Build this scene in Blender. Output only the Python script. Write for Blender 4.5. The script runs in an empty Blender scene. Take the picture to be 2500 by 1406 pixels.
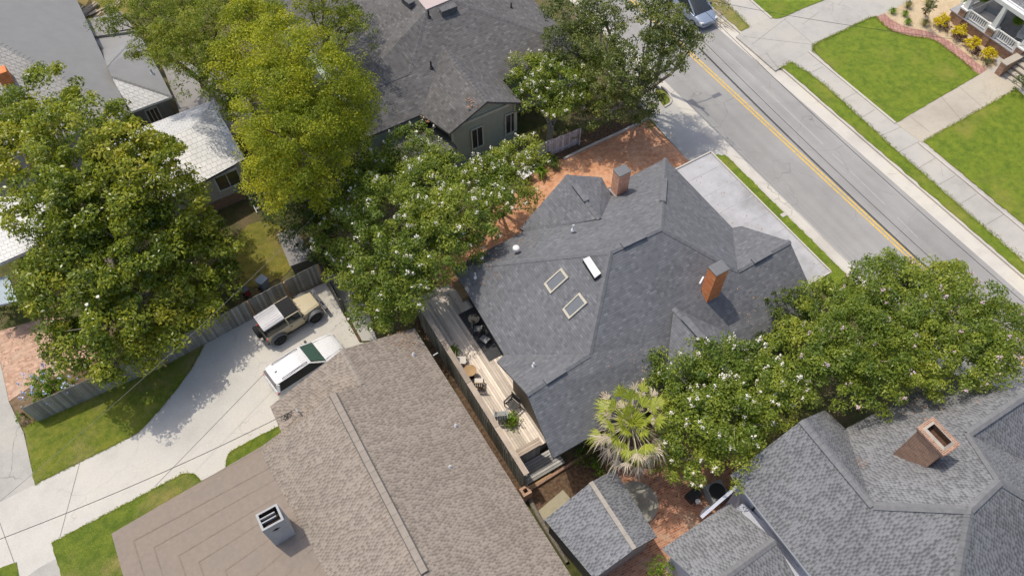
import bpy, math, random
import numpy as np
from mathutils import Vector
from math import radians as R, sin, cos, pi, sqrt, atan2, tan
rng = np.random.default_rng(7); random.seed(7)
S = bpy.context.scene
COL = S.collection

# ------------------------------------------------------------------ camera model (drone 40 m up, looking 57 degrees down)
PITCH, ROLL, YAW, FPX, HC = R(56.698), R(-0.837), R(30.1526), 1916.085, 40.0
cf = np.array([cos(PITCH)*sin(YAW), cos(PITCH)*cos(YAW), -sin(PITCH)])
c_r = np.array([cos(YAW), -sin(YAW), 0.]); c_u = np.cross(c_r, cf)
cr = c_r*cos(ROLL)+c_u*sin(ROLL); cu = -c_r*sin(ROLL)+c_u*cos(ROLL)
CO = np.array([0, 0, HC])
def P(px, py, z=0.0):
    """surveyed point: the spot at height z that the photograph shows at (px, py)"""
    d = cr*(px-1250)/FPX-cu*(py-703)/FPX+cf
    return CO+(z-HC)/d[2]*d
def PP(pts, z=0.0): return [tuple(P(a, b, z)) for a, b in pts]
def PL(px, py, a, b, c):
    a, b, c = map(np.array, (a, b, c)); n = np.cross(b-a, c-a); d = cr*(px-1250)/FPX-cu*(py-703)/FPX+cf
    return CO+np.dot(a-CO, n)/np.dot(d, n)*d

# ------------------------------------------------------------------ materials
MATS = {}
class NT:
    def __init__(s, name):
        s.m = bpy.data.materials.new(name); s.m.use_nodes = True; s.t = s.m.node_tree; s.t.nodes.clear()
        s.out = s.n('ShaderNodeOutputMaterial'); MATS[name] = s.m
    def n(s, ty, **kw):
        nd = s.t.nodes.new(ty)
        for k, v in kw.items(): setattr(nd, k, v)
        return nd
    def l(s, a, b): s.t.links.new(a, b)
    def bsdf(s, rough=.8, spec=.3, metal=0):
        b = s.n('ShaderNodeBsdfPrincipled'); b.inputs['Roughness'].default_value = rough
        b.inputs['Specular IOR Level'].default_value = spec; b.inputs['Metallic'].default_value = metal
        s.l(b.outputs[0], s.out.inputs['Surface']); return b
    def coord(s, uv=False):
        c = s.n('ShaderNodeTexCoord'); return c.outputs['UV' if uv else 'Object']
    def noise(s, co, scale, detail=4, rough=.55):
        t = s.n('ShaderNodeTexNoise'); t.inputs['Scale'].default_value = scale; t.inputs['Detail'].default_value = detail
        t.inputs['Roughness'].default_value = rough
        s.l(co, t.inputs['Vector']); return t.outputs['Fac']
    def ramp(s, fac, stops, interp='LINEAR'):
        r = s.n('ShaderNodeValToRGB'); e = r.color_ramp.elements; r.color_ramp.interpolation = interp
        while len(e) < len(stops): e.new(.5)
        for el, (p, c) in zip(e, stops): el.position = p; el.color = (*c, 1) if len(c) == 3 else c
        s.l(fac, r.inputs['Fac']); return r.outputs['Color']
    def mix(s, fac, a, b, blend='MIX'):
        m = s.n('ShaderNodeMix', data_type='RGBA', blend_type=blend)
        for i, v in ((0, fac), (6, a), (7, b)):
            if hasattr(v, 'default_value') or hasattr(v, 'is_linked'): s.l(v, m.inputs[i])
            elif i == 0: m.inputs[0].default_value = v
            else: m.inputs[i].default_value = (*v, 1)
        return m.outputs[2]
    def math(s, op, a, b=None, c=None):
        m = s.n('ShaderNodeMath', operation=op)
        for i, v in enumerate((a, b, c)):
            if v is None: continue
            if isinstance(v, (int, float)): m.inputs[i].default_value = v
            else: s.l(v, m.inputs[i])
        return m.outputs[0]
    def bump(s, h, b, strength=.4, dist=.02):
        n = s.n('ShaderNodeBump'); n.inputs['Strength'].default_value = strength; n.inputs['Distance'].default_value = dist
        s.l(h, n.inputs['Height']); s.l(n.outputs[0], b.inputs['Normal'])
    def attr(s, name='tint'):
        a = s.n('ShaderNodeAttribute', attribute_name=name); return a.outputs['Fac']
G3 = lambda v: (v, v, v)
def mul(c, k): return tuple(x*k for x in c)

def plain(name, col, rough=.6, spec=.3, metal=0, var=.12, scale=3., bump=0., uv=False, dirt=None, dscale=.5):
    t = NT(name); b = t.bsdf(rough, spec, metal); co = t.coord(uv)
    n = t.noise(co, scale, 5)
    c = t.ramp(n, [(.3, mul(col, 1-var)), (.7, mul(col, 1+var))])
    if dirt:
        n2 = t.noise(co, dscale, 6, .65); m = t.ramp(n2, [(.48, G3(0)), (.68, G3(1))]); c = t.mix(t.math('MULTIPLY', m, .6), c, dirt)
    t.l(c, b.inputs['Base Color'])
    if bump: t.bump(t.noise(co, scale*8, 4), b, bump)
    return t.m

def concrete(name, col, stain=.75, crack=.5, scale=1.):
    t = NT(name); b = t.bsdf(.85, .2); co = t.coord()
    big = t.noise(co, .22*scale, 7, .62); mid = t.noise(co, 1.4*scale, 6, .6); fine = t.noise(co, 24, 3)
    c = t.ramp(big, [(.35, mul(col, .86)), (.5, col), (.68, (col[0]*1.06, col[1]*1.05, col[2]*1.0))])
    m = t.ramp(mid, [(.5, G3(0)), (.75, G3(1))])
    c = t.mix(t.math('MULTIPLY', m, stain*.5), c, mul(col, .62))
    f = t.ramp(fine, [(.3, G3(.88)), (.7, G3(1.08))]); c = t.mix(1., c, f, 'MULTIPLY')
    if crack:
        d = t.n('ShaderNodeVectorMath', operation='ADD'); nn = t.n('ShaderNodeTexNoise'); nn.inputs['Scale'].default_value = .9; t.l(co, nn.inputs['Vector'])
        t.l(co, d.inputs[0]); t.l(nn.outputs['Color'], d.inputs[1])
        v = t.n('ShaderNodeTexVoronoi', feature='DISTANCE_TO_EDGE'); v.inputs['Scale'].default_value = .16; t.l(d.outputs[0], v.inputs['Vector'])
        k = t.ramp(v.outputs['Distance'], [(0., G3(1)), (.004, G3(0))])
        k = t.math('MULTIPLY', k, t.ramp(t.noise(co, .35, 2), [(.45, G3(0)), (.55, G3(crack))]))
        c = t.mix(k, c, mul(col, .4))
    t.l(c, b.inputs['Base Color']); t.bump(fine, b, .25, .01); return t.m

def grass(name, cols, dry, drylev=.5, scale=1.):
    t = NT(name); b = t.bsdf(.75, .25); co = t.coord()
    big = t.noise(co, .35*scale, 5, .6); mid = t.noise(co, 2.2*scale, 6, .65); fine = t.noise(co, 26, 5, .75); micro = t.noise(co, 80, 3, .8)
    c = t.ramp(mid, [(.28, cols[0]), (.5, cols[1]), (.72, cols[2])])
    m = t.ramp(big, [(drylev-.02, G3(0)), (drylev+.16, G3(1))]); c = t.mix(t.math('MULTIPLY', m, .75), c, dry)
    pat = t.noise(co, .9, 7, .7); c = t.mix(1., c, t.ramp(pat, [(.32, (.72, .78, .8)), (.5, G3(1.)), (.68, (1.22, 1.1, 1.15))]), 'MULTIPLY')
    f = t.ramp(fine, [(.3, G3(.5)), (.5, G3(1.)), (.72, G3(1.6))]); c = t.mix(1., c, f, 'MULTIPLY')
    t.l(c, b.inputs['Base Color'])
    h = t.math('ADD', fine, t.math('MULTIPLY', micro, .7)); t.bump(h, b, .9, .05); return t.m

def shingle(name, light, dark, share=.45, w=.2, h=.15, blotch=.1, line=.75, tabs=True):
    """tabbed asphalt shingles: each tab has its own granule tone, courses run level"""
    t = NT(name); b = t.bsdf(.9, .15); uv = t.coord(True)
    sx = t.n('ShaderNodeSeparateXYZ'); t.l(uv, sx.inputs[0])
    v = t.math('DIVIDE', sx.outputs[1], h); row = t.math('FLOOR', v)
    wn = t.n('ShaderNodeTexWhiteNoise', noise_dimensions='1D'); t.l(row, wn.inputs['W'])
    off = t.math('ADD', t.math('MULTIPLY', row, .5), t.math('MULTIPLY', wn.outputs['Value'], .5 if tabs else 7.3))
    u = t.math('ADD', t.math('DIVIDE', sx.outputs[0], w), off); colm = t.math('FLOOR', u)
    cb = t.n('ShaderNodeCombineXYZ'); t.l(colm, cb.inputs[0]); t.l(row, cb.inputs[1])
    w2 = t.n('ShaderNodeTexWhiteNoise', noise_dimensions='2D'); t.l(cb.outputs[0], w2.inputs['Vector'])
    fr = t.math('FRACT', v)
    if tabs:
        lim = t.math('MULTIPLY_ADD', w2.outputs['Value'], share*1.5, share*.25)
        dk = t.math('LESS_THAN', t.math('FRACT', u), lim)
        c = t.mix(dk, light, dark); c = t.mix(1., c, t.ramp(w2.outputs['Value'], [(0, G3(1.1)), (1, G3(.9))]), 'MULTIPLY')
    else:
        md = tuple((a_+b_)/2 for a_, b_ in zip(light, dark))
        c = t.ramp(w2.outputs['Value'], [(0, dark), (.3, mul(md, .97)), (.75, mul(md, 1.05)), (.93, light), (1, mul(light, 1.12))])
    mp = t.n('ShaderNodeMapping'); mp.inputs['Scale'].default_value = (2.2, .22, 1); t.l(uv, mp.inputs[0]); stk = t.noise(mp.outputs[0], .9, 6, .65); c = t.mix(1., c, t.ramp(stk, [(.3, G3(1-blotch*.8)), (.7, G3(1+blotch*.7))]), 'MULTIPLY')
    big = t.noise(uv, .35, 5, .6); c = t.mix(1., c, t.ramp(big, [(.3, G3(1-blotch)), (.7, G3(1+blotch))]), 'MULTIPLY')
    fine = t.noise(uv, 45, 2); c = t.mix(1., c, t.ramp(fine, [(.3, G3(.85)), (.7, G3(1.15))]), 'MULTIPLY')
    edge_shade = t.math('LESS_THAN', fr, .17); c = t.mix(t.math('MULTIPLY', edge_shade, .0 if tabs else 1-line), c, mul(dark, .5))  # shadow line under each course edge, painted into untabbed shingles
    t.l(c, b.inputs['Base Color'])
    t.bump(t.math('ADD', fr, t.math('MULTIPLY', w2.outputs['Value'], .4)), b, .16, .02); return t.m

def bricks(name, c1, c2, mortar, bw=.22, bh=.075, uv=False, ms=.012, patch=None, rough=.85, rot=0):
    t = NT(name); b = t.bsdf(rough, .2); co = t.coord(uv)
    if rot:
        mp = t.n('ShaderNodeMapping'); mp.inputs['Rotation'].default_value = (0, 0, rot); t.l(co, mp.inputs[0]); co = mp.outputs[0]
    k = t.n('ShaderNodeTexBrick'); t.l(co, k.inputs['Vector'])
    for i, v in (('Color1', (*c1, 1)), ('Color2', (*c2, 1)), ('Mortar', (*mortar, 1)), ('Scale', 1.), ('Mortar Size', ms), ('Brick Width', bw), ('Row Height', bh)): k.inputs[i].default_value = v
    n = t.noise(co, 3.5, 5, .65); c = t.mix(1., k.outputs['Color'], t.ramp(n, [(.3, G3(.75)), (.7, G3(1.22))]), 'MULTIPLY')
    if patch:
        m = t.ramp(t.noise(co, .9, 6, .7), [(.5, G3(0)), (.66, G3(1))]); c = t.mix(t.math('MULTIPLY', m, .7), c, patch)
    t.l(c, b.inputs['Base Color']); t.bump(k.outputs['Fac'], b, -.3, .01); return t.m

def wood(name, c1, c2, rough=.85, grain=18., tintmix=True):
    t = NT(name); b = t.bsdf(rough, .15); uv = t.coord(True)
    mp = t.n('ShaderNodeMapping'); mp.inputs['Scale'].default_value = (1., grain, 1.); t.l(uv, mp.inputs[0])
    n = t.noise(mp.outputs[0], 1.6, 6, .65); c = t.ramp(n, [(.3, c1), (.7, c2)])
    if tintmix: c = t.mix(1., c, t.ramp(t.attr(), [(0, G3(.68)), (1, G3(1.25))]), 'MULTIPLY')
    n2 = t.noise(uv, .6, 6, .7); c = t.mix(1., c, t.ramp(n2, [(.35, G3(.78)), (.65, G3(1.12))]), 'MULTIPLY')
    t.l(c, b.inputs['Base Color']); t.bump(n, b, .3, .01); return t.m

def leafm(name, cols, rough=.45, spec=.4, trans=.3, tcol=None):
    t = NT(name); b = t.n('ShaderNodeBsdfPrincipled'); b.inputs['Roughness'].default_value = rough; b.inputs['Specular IOR Level'].default_value = spec
    k = len(cols)-1
    c = t.ramp(t.attr(), [(i/k, x) for i, x in enumerate(cols)]); t.l(c, b.inputs['Base Color'])
    tr = t.n('ShaderNodeBsdfTranslucent'); hs = t.mix(1., c, tcol or (1.5, 1.5, .6), 'MULTIPLY'); t.l(hs, tr.inputs['Color'])
    mx = t.n('ShaderNodeMixShader'); mx.inputs[0].default_value = trans; t.l(b.outputs[0], mx.inputs[1]); t.l(tr.outputs[0], mx.inputs[2])
    t.l(mx.outputs[0], t.out.inputs['Surface']); return t.m

def gloss(name, col, rough=.12, spec=.6, metal=0, coat=0.):
    t = NT(name); b = t.bsdf(rough, spec, metal); b.inputs['Base Color'].default_value = (*col, 1); b.inputs['Coat Weight'].default_value = coat
    n = t.noise(t.coord(), 9, 3); t.l(t.ramp(n, [(.3, mul(col, .93)), (.7, mul(col, 1.05))]), b.inputs['Base Color']); return t.m

# ------------------------------------------------------------------ mesh helpers
ORG = {}
def link(o, parent=None):
    COL.objects.link(o)
    if parent is not None: o.parent = parent
    return o
class MB:
    def __init__(s): s.v = []; s.f = []; s.uv = []; s.mi = []; s.t = []
    def face(s, pts, uv=None, mi=0, t=.5):
        i = len(s.v); s.v += [tuple(p) for p in pts]; s.f.append(list(range(i, i+len(pts))))
        s.uv.append(uv if uv is not None else autouv(pts)); s.mi.append(mi); s.t.append(t)
    def box(s, c, sz, ax=0., mi=0, t=.5, tilt=None, bev=0):
        """box centred at c, size sz, turned about z by ax"""
        hx, hy, hz = [q/2 for q in sz]; ca, sa = cos(ax), sin(ax); q = []
        for dx, dy, dz in ((-1,-1,-1),(1,-1,-1),(1,1,-1),(-1,1,-1),(-1,-1,1),(1,-1,1),(1,1,1),(-1,1,1)):
            x, y, z = dx*hx, dy*hy, dz*hz
            if tilt: y, z = y*cos(tilt)-z*sin(tilt), y*sin(tilt)+z*cos(tilt)
            q.append((c[0]+x*ca-y*sa, c[1]+x*sa+y*ca, c[2]+z))
        for f in ((0,3,2,1),(4,5,6,7),(0,1,5,4),(1,2,6,5),(2,3,7,6),(3,0,4,7)): s.face([q[i] for i in f], mi=mi, t=t)
    def beam(s, a, b, w, h, mi=0, t=.5, up=(0, 0, 1)):
        a, b = np.array(a, float), np.array(b, float); d = b-a; L = np.linalg.norm(d); d = d/L
        sd = np.cross(d, up); sd = sd/max(np.linalg.norm(sd), 1e-6); u = np.cross(sd, d)
        q = [p+sd*w/2*i+u*h/2*j for p in (a, b) for i, j in ((-1,-1),(1,-1),(1,1),(-1,1))]
        for f in ((0,1,2,3),(7,6,5,4)): s.face([q[i] for i in f], mi=mi, t=t)
        for i in range(4):
            j = (i+1) % 4; W = w if i % 2 == 0 else h
            s.face([q[j], q[i], q[i+4], q[j+4]], uv=[(0, W), (0, 0), (L, 0), (L, W)], mi=mi, t=t)
    def prism(s, poly, z0, z1, mi=0, ms=None, bottom=False, t=.5):
        poly = [(p[0], p[1]) for p in poly]
        a = sum(poly[i-1][0]*poly[i][1]-poly[i][0]*poly[i-1][1] for i in range(len(poly)))
        if a < 0: poly = poly[::-1]
        s.face([(x, y, z1) for x, y in poly], uv=[(x, y) for x, y in poly], mi=mi, t=t)
        if bottom: s.face([(x, y, z0) for x, y in poly[::-1]], mi=mi, t=t)
        k = mi if ms is None else ms
        for i in range(len(poly)):
            (x0, y0), (x1, y1) = poly[i], poly[(i+1) % len(poly)]
            s.face([(x0, y0, z0), (x1, y1, z0), (x1, y1, z1), (x0, y0, z1)], mi=k, t=t)
    def tube(s, pts, rad, n=6, mi=0, cap=True, t=.5):
        pts = [np.array(p, float) for p in pts]; rad = rad if hasattr(rad, '__len__') else [rad]*len(pts); rings = []
        for i, p in enumerate(pts):
            d = pts[min(i+1, len(pts)-1)]-pts[max(i-1, 0)]; d = d/max(np.linalg.norm(d), 1e-9)
            a = np.cross(d, (0, 0, 1.) if abs(d[2]) < .9 else (1., 0, 0)); a /= np.linalg.norm(a); b = np.cross(d, a)
            rings.append([p+rad[i]*(a*cos(2*pi*k/n)+b*sin(2*pi*k/n)) for k in range(n)])
        L = 0
        for i in range(len(pts)-1):
            l2 = L+np.linalg.norm(pts[i+1]-pts[i])
            for k in range(n):
                j = (k+1) % n; s.face([rings[i][j], rings[i][k], rings[i+1][k], rings[i+1][j]], uv=[(L, j/n), (L, k/n), (l2, k/n), (l2, j/n)], mi=mi, t=t)
            L = l2
        if cap: s.face(rings[0], mi=mi, t=t); s.face(rings[-1][::-1], mi=mi, t=t)
    def lathe(s, c, prof, n=16, mi=0, t=.5):
        for (r0, z0), (r1, z1) in zip(prof[:-1], prof[1:]):
            for k in range(n):
                a, b = 2*pi*k/n, 2*pi*(k+1)/n
                q = [(c[0]+r0*cos(a), c[1]+r0*sin(a), c[2]+z0), (c[0]+r0*cos(b), c[1]+r0*sin(b), c[2]+z0), (c[0]+r1*cos(b), c[1]+r1*sin(b), c[2]+z1), (c[0]+r1*cos(a), c[1]+r1*sin(a), c[2]+z1)]
                if r0 < 1e-6: q = [q[0], q[2], q[3]]
                elif r1 < 1e-6: q = q[:3]
                s.face(q, mi=mi, t=t)
    def build(s, name, mats, parent=None, local=False, smooth=None):
        if not isinstance(mats, (list, tuple)): mats = [mats]
        o0 = np.zeros(3)
        if parent is not None: o0 = ORG.get(parent.name, np.zeros(3))
        me = bpy.data.meshes.new(name); V = np.array(s.v) - (0 if local else o0)
        me.from_pydata([tuple(p) for p in V], [], s.f)
        for m in mats: me.materials.append(MATS[m] if isinstance(m, str) else m)
        ul = me.uv_layers.new(name='UVMap'); ul.data.foreach_set('uv', np.array([c for u in s.uv for c in u], dtype=np.float32).ravel())
        me.polygons.foreach_set('material_index', np.array(s.mi, dtype=np.int32))
        at = me.attributes.new('tint', 'FLOAT', 'FACE'); at.data.foreach_set('value', np.array(s.t, dtype=np.float32))
        if smooth:
            weld(me); me.polygons.foreach_set('use_smooth', np.ones(len(me.polygons), dtype=bool)); me.set_sharp_from_angle(angle=R(smooth))
        o = bpy.data.objects.new(name, me); link(o, parent); ORG[o.name] = o0; return o
def weld(me):
    import bmesh
    bm = bmesh.new(); bm.from_mesh(me); bmesh.ops.remove_doubles(bm, verts=bm.verts, dist=1e-4); bmesh.ops.recalc_face_normals(bm, faces=bm.faces); bm.to_mesh(me); bm.free()
def autouv(pts):
    """metres on the face: u level, v up the slope"""
    q = np.array(pts, float); n = np.zeros(3)
    for i in range(len(q)): n += np.cross(q[i]-q[0], q[(i+1) % len(q)]-q[0])
    n /= max(np.linalg.norm(n), 1e-9)
    if n[2] < 0: n = -n
    h = np.cross((0, 0, 1.), n)
    if np.linalg.norm(h) < .02: return [(p[0], p[1]) for p in q]
    h /= np.linalg.norm(h); v = np.cross(n, h)
    return [(float(p@h), float(p@v)) for p in q]
def empty(name, loc, rz=0, label=None, cat=None, group=None):
    o = bpy.data.objects.new(name, None); link(o); o.location = [float(v) for v in loc]; o.rotation_euler.z = rz; o.empty_display_size = .3
    ORG[o.name] = np.array(loc, float)
    if label: tag(o, label, cat, group)
    return o
def tag(o, label=None, cat=None, group=None, kind=None):
    if label: o['label'] = label
    if cat: o['category'] = cat
    if group: o['group'] = group
    if kind: o['kind'] = kind
    return o
def struct(o): o['kind'] = 'structure'; return o
def kids(o): return list(o.children)
def copy_tree(o, parent=None):
    c = o.copy(); COL.objects.link(c); c.parent = parent if parent is not None else o.parent
    for ch in o.children: copy_tree(ch, c)
    return c
def npmesh(name, V, nper, mat, tint, parent=None, smooth=False):
    """mesh of separate faces with nper corners each, straight from arrays"""
    o0 = ORG.get(parent.name, np.zeros(3)) if parent is not None else np.zeros(3)
    me = bpy.data.meshes.new(name); V = (V-o0).astype(np.float32); n = len(V); nf = n//nper
    me.vertices.add(n); me.vertices.foreach_set('co', V.ravel())
    me.loops.add(n); me.loops.foreach_set('vertex_index', np.arange(n, dtype=np.int32))
    me.polygons.add(nf); me.polygons.foreach_set('loop_start', np.arange(0, n, nper, dtype=np.int32))
    me.materials.append(MATS[mat]); at = me.attributes.new('tint', 'FLOAT', 'FACE'); at.data.foreach_set('value', tint.astype(np.float32))
    me.update(calc_edges=True); me.validate()
    o = bpy.data.objects.new(name, me); link(o, parent); ORG[o.name] = o0; return o
def unit(a): return a/np.maximum(np.linalg.norm(a, axis=-1, keepdims=True), 1e-9)
def leafcards(pos, L, W, out=None, up=.6, tint=None, jitter=.25):
    n = len(pos); nr = rng.normal(size=(n, 3)); nr = unit(nr)+np.array([0, 0, up])
    if out is not None: nr = nr+.5*out
    nr = unit(nr); t = unit(np.cross(nr, unit(rng.normal(size=(n, 3))))); b = np.cross(nr, t)
    k = (1+jitter*rng.normal(size=(n, 1))).clip(.5, 1.7); l = t*L/2*k; w = b*W/2*k
    bend = nr*(L*.12)
    V = np.stack([pos-l-bend, pos+w, pos+l-bend, pos-w], axis=1).reshape(-1, 3)
    return V

def asphalt(name, col):
    """worn road: polished wheel tracks, an oil strip mid-lane, patches and thin cracks"""
    t = NT(name); b = t.bsdf(.85, .25); co = t.coord(); sx = t.n('ShaderNodeSeparateXYZ'); t.l(co, sx.inputs[0])
    wob = t.math('MULTIPLY', t.math('SUBTRACT', t.noise(co, .12, 3), .5), .8); x = t.math('ADD', sx.outputs[0], wob)
    u = t.math('FRACT', t.math('DIVIDE', t.math('SUBTRACT', x, 32.2), 3.55))
    lane = t.ramp(u, [(0, G3(1.04)), (.16, G3(1.)), (.27, G3(.95)), (.38, G3(1.0)), (.5, G3(.94)), (.62, G3(1.)), (.74, G3(.955)), (.86, G3(1.)), (1, G3(1.03))])
    mp = t.n('ShaderNodeMapping'); mp.inputs['Scale'].default_value = (1.6, .1, 1); t.l(co, mp.inputs[0]); st = t.noise(mp.outputs[0], 1.2, 6, .65)
    big = t.noise(co, .25, 7, .65); mid = t.noise(co, 2., 6, .7); fine = t.noise(co, 30, 3, .7)
    c = t.ramp(big, [(.3, mul(col, .86)), (.7, mul(col, 1.1))]); c = t.mix(1., c, lane, 'MULTIPLY'); c = t.mix(1., c, t.ramp(st, [(.3, G3(.95)), (.7, G3(1.04))]), 'MULTIPLY')
    c = t.mix(1., c, t.ramp(fine, [(.3, G3(.86)), (.7, G3(1.12))]), 'MULTIPLY'); k = t.ramp(mid, [(.66, G3(0)), (.74, G3(.35))]); c = t.mix(k, c, mul(col, .55))
    d = t.n('ShaderNodeVectorMath', operation='ADD'); nn = t.n('ShaderNodeTexNoise'); nn.inputs['Scale'].default_value = .7; t.l(co, nn.inputs['Vector']); t.l(co, d.inputs[0]); t.l(nn.outputs['Color'], d.inputs[1])
    v = t.n('ShaderNodeTexVoronoi', feature='DISTANCE_TO_EDGE'); v.inputs['Scale'].default_value = .23; t.l(d.outputs[0], v.inputs['Vector'])
    cr_ = t.math('MULTIPLY', t.ramp(v.outputs['Distance'], [(0., G3(1)), (.0035, G3(0))]), t.ramp(t.noise(co, .3, 2), [(.4, G3(0)), (.55, G3(.7))])); c = t.mix(cr_, c, mul(col, .45))
    t.l(c, b.inputs['Base Color']); t.bump(fine, b, .3, .01); return t.m
# ------------------------------------------------------------------ surfaces
concrete('concrete_new', (.56, .54, .49), .34, .3, .8); concrete('concrete_old', (.44, .425, .39), .7, .8)
concrete('concrete_walk', (.47, .45, .41), .6, .8); concrete('concrete_tan', (.47, .425, .35), .45, .2); concrete('concrete_kerb', (.53, .5, .45), .55, .9)
concrete('concrete_cool', (.46, .45, .42), .5, .6); concrete('gutter', (.58, .55, .49), .5, 1.)
asphalt('asphalt', (.325, .318, .305))
plain('joint_and_shadow_dark', (.17, .165, .15), .9, .1); plain('paint_yellow', (.68, .44, .07), .7, .3, var=.18, scale=7, dirt=(.33, .3, .2), dscale=2.5); plain('paint_white', (.45, .45, .44), .7, .3, var=.2, scale=9, dirt=(.32, .32, .31), dscale=1.6)
grass('lawn_lush', [(.105, .165, .014), (.16, .225, .018), (.22, .285, .026)], (.27, .265, .05), .55)
grass('lawn_worn', [(.1, .15, .012), (.17, .205, .022), (.24, .245, .04)], (.32, .27, .11), .5)
grass('lawn_rich', [(.09, .145, .012), (.14, .195, .02), (.2, .245, .03)], (.31, .26, .09), .5)
grass('yard', [(.06, .075, .018), (.1, .11, .03), (.15, .14, .05)], (.2, .15, .085), .44)
grass('yard_gold', [(.13, .14, .02), (.22, .21, .035), (.3, .26, .055)], (.3, .21, .09), .5)
plain('soil', (.17, .12, .075), .95, .1, var=.35, scale=2.2, bump=.5, dirt=(.27, .2, .13), dscale=.9)
plain('mulch', (.13, .085, .055), .95, .1, var=.5, scale=6, bump=.6)
plain('gravel_bed', (.56, .45, .3), .95, .1, var=.16, scale=14, bump=.6, dirt=(.4, .29, .17), dscale=1.2)
bricks('brick_paving', (.52, .21, .1), (.66, .34, .19), (.46, .29, .18), .21, .1, patch=(.68, .42, .27), rot=.5)
bricks('brick_old_paving', (.42, .25, .17), (.6, .4, .29), (.45, .33, .25), .3, .14, patch=(.5, .38, .29), rot=.06)
bricks('brick_court', (.3, .1, .055), (.5, .24, .14), (.42, .33, .25), .23, .115, patch=(.46, .34, .25), rot=.1)
bricks('brick_edging', (.36, .19, .155), (.47, .28, .23), (.27, .15, .12), .42, .26, ms=.02, rot=-.9)

def slab(name, poly, z1, mat, z0=-.3, side=None):
    m = MB(); m.prism(poly, z0, z1, 0, 1 if side else None); return struct(m.build(name, [mat, side] if side else [mat]))
def ragged(poly, amp=.035, step=.22, seed=0):
    """turf edge: the outline wanders a little"""
    rr = np.random.default_rng(seed); out = []
    for i in range(len(poly)):
        a, b = np.array(poly[i][:2]), np.array(poly[(i+1) % len(poly)][:2]); L = np.linalg.norm(b-a); n = max(1, int(L/step))
        if n > 400: n = 400
        d = (b-a)/max(L, 1e-6); nn = np.array([-d[1], d[0]])
        for k in range(n): out.append(tuple(a+(b-a)*k/n+nn*rr.normal()*amp*(0 if k == 0 else 1)))
    return out
def smoothpoly(pts, sub=5):
    """closed Catmull-Rom through the points"""
    q = np.array(pts, float)[:, :2]; n = len(q); out = []
    for i in range(n):
        p0, p1, p2, p3 = q[i-1], q[i], q[(i+1) % n], q[(i+2) % n]
        for k in range(sub):
            t = k/sub; out.append(tuple(.5*((2*p1)+(-p0+p2)*t+(2*p0-5*p1+4*p2-p3)*t*t+(-p0+3*p1-3*p2+p3)*t**3)))
    return out
def spline(pts, sub=6):
    q = np.array(pts, float)[:, :2]; n = len(q); out = []
    for i in range(n-1):
        p0, p1, p2, p3 = q[max(i-1, 0)], q[i], q[i+1], q[min(i+2, n-1)]
        for k in range(sub):
            t = k/sub; out.append(tuple(.5*((2*p1)+(-p0+p2)*t+(2*p0-5*p1+4*p2-p3)*t*t+(-p0+3*p1-3*p2+p3)*t**3)))
    out.append(tuple(q[-1])); return out
def lawn(name, poly, z, mat, seed=0, amp=.035):
    return slab(name, ragged(poly, amp, .2, seed), z, mat, side='soil')

# far ground
m = MB(); m.face([(-500, -400, -.32), (500, -400, -.32), (500, 900, -.32), (-500, 900, -.32)]); struct(m.build('ground', 'yard'))
RX0, RX1 = 32.25, 39.35                     # carriageway between its gutters
slab('road', [(RX0-.02, -160), (RX1+.02, -160), (RX1+.02, 320), (RX0-.02, 320)], -.13, 'asphalt', -.4)
XL, XR = 31.45, 40.35                        # kerb faces
def long_strip(name, x0, x1, z, mat, z0=-.38): return slab(name, [(x0, -160), (x1, -160), (x1, 320), (x0, 320)], z, mat, z0)
long_strip('gutter', XL, RX0-.02, -.122, 'gutter', -.4); long_strip('gutter', RX1+.02, XR, -.122, 'gutter', -.4)
long_strip('kerb', XL-.16, XL, .0, 'concrete_kerb', -.4); 
m = MB()
for y0, y1 in ((-160, P(1893, 173)[1]), (P(1796, 88)[1], 320)): m.prism([(XR, y0), (XR+.17, y0), (XR+.17, y1), (XR, y1)], -.4, .0)
struct(m.build('kerb', 'concrete_kerb'))
# paint
yl = 35.72
for dx in (-.13, .13):
    m = MB(); m.face([(yl+dx-.055, -120, -.126), (yl+dx+.055, -120, -.126), (yl+dx+.055, 250, -.126), (yl+dx-.055, 250, -.126)]); struct(m.build('road_marking', 'paint_yellow'))
m = MB(); wx = P(1900, 210, -.13)[0]
for a, b in (((1764, 120), (1845, 194)), ((1861, 211), (1877, 227)), ((1884, 234), (2009, 352)), ((2032, 376), (2059, 401)), ((2075, 417), (2161, 500)), ((2190, 530), (2240, 580))):
    a, b = P(*a, -.13), P(*b, -.13); m.face([(a[0]-.02, a[1], -.126), (b[0]-.02, b[1], -.126), (b[0]+.02, b[1], -.126), (a[0]+.02, a[1], -.126)])
struct(m.build('road_marking', 'paint_white'))
# east side: one pavement and drive slab, turf and beds on it
slab('pavement', [(XR+.17, -160), (64, -160), (64, 320), (XR+.17, 320)], 0., 'concrete_walk', -.4)
xw = float(np.mean([P(1976, 128)[0], P(2183, 301)[0], P(2244, 349)[0], P(2424, 500)[0]]))
pv = lambda a, b: tuple(P(a, b)[:2])
apr = slab('driveway', [pv(1797, 90), pv(1893, 173), pv(1985, 122), pv(2128, 43), pv(2165, 34), pv(2235, 0), pv(2290, -25), pv(2080, -25), pv(1930, 20), pv(1880, 42), pv(1830, 66)], .008, 'concrete_old')
lawn('verge', [(XR+.17, -150)]+[(XR+.17, pv(1893, 173)[1]-.15), pv(1903, 168), pv(1932, 153), pv(1972, 178), pv(2012, 208), pv(2078, 268), pv(2190, 371), pv(2258, 428), pv(2338, 500), pv(2500, 640), (P(2500, 640)[0], -150)], .035, 'lawn_lush', 1)
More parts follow.
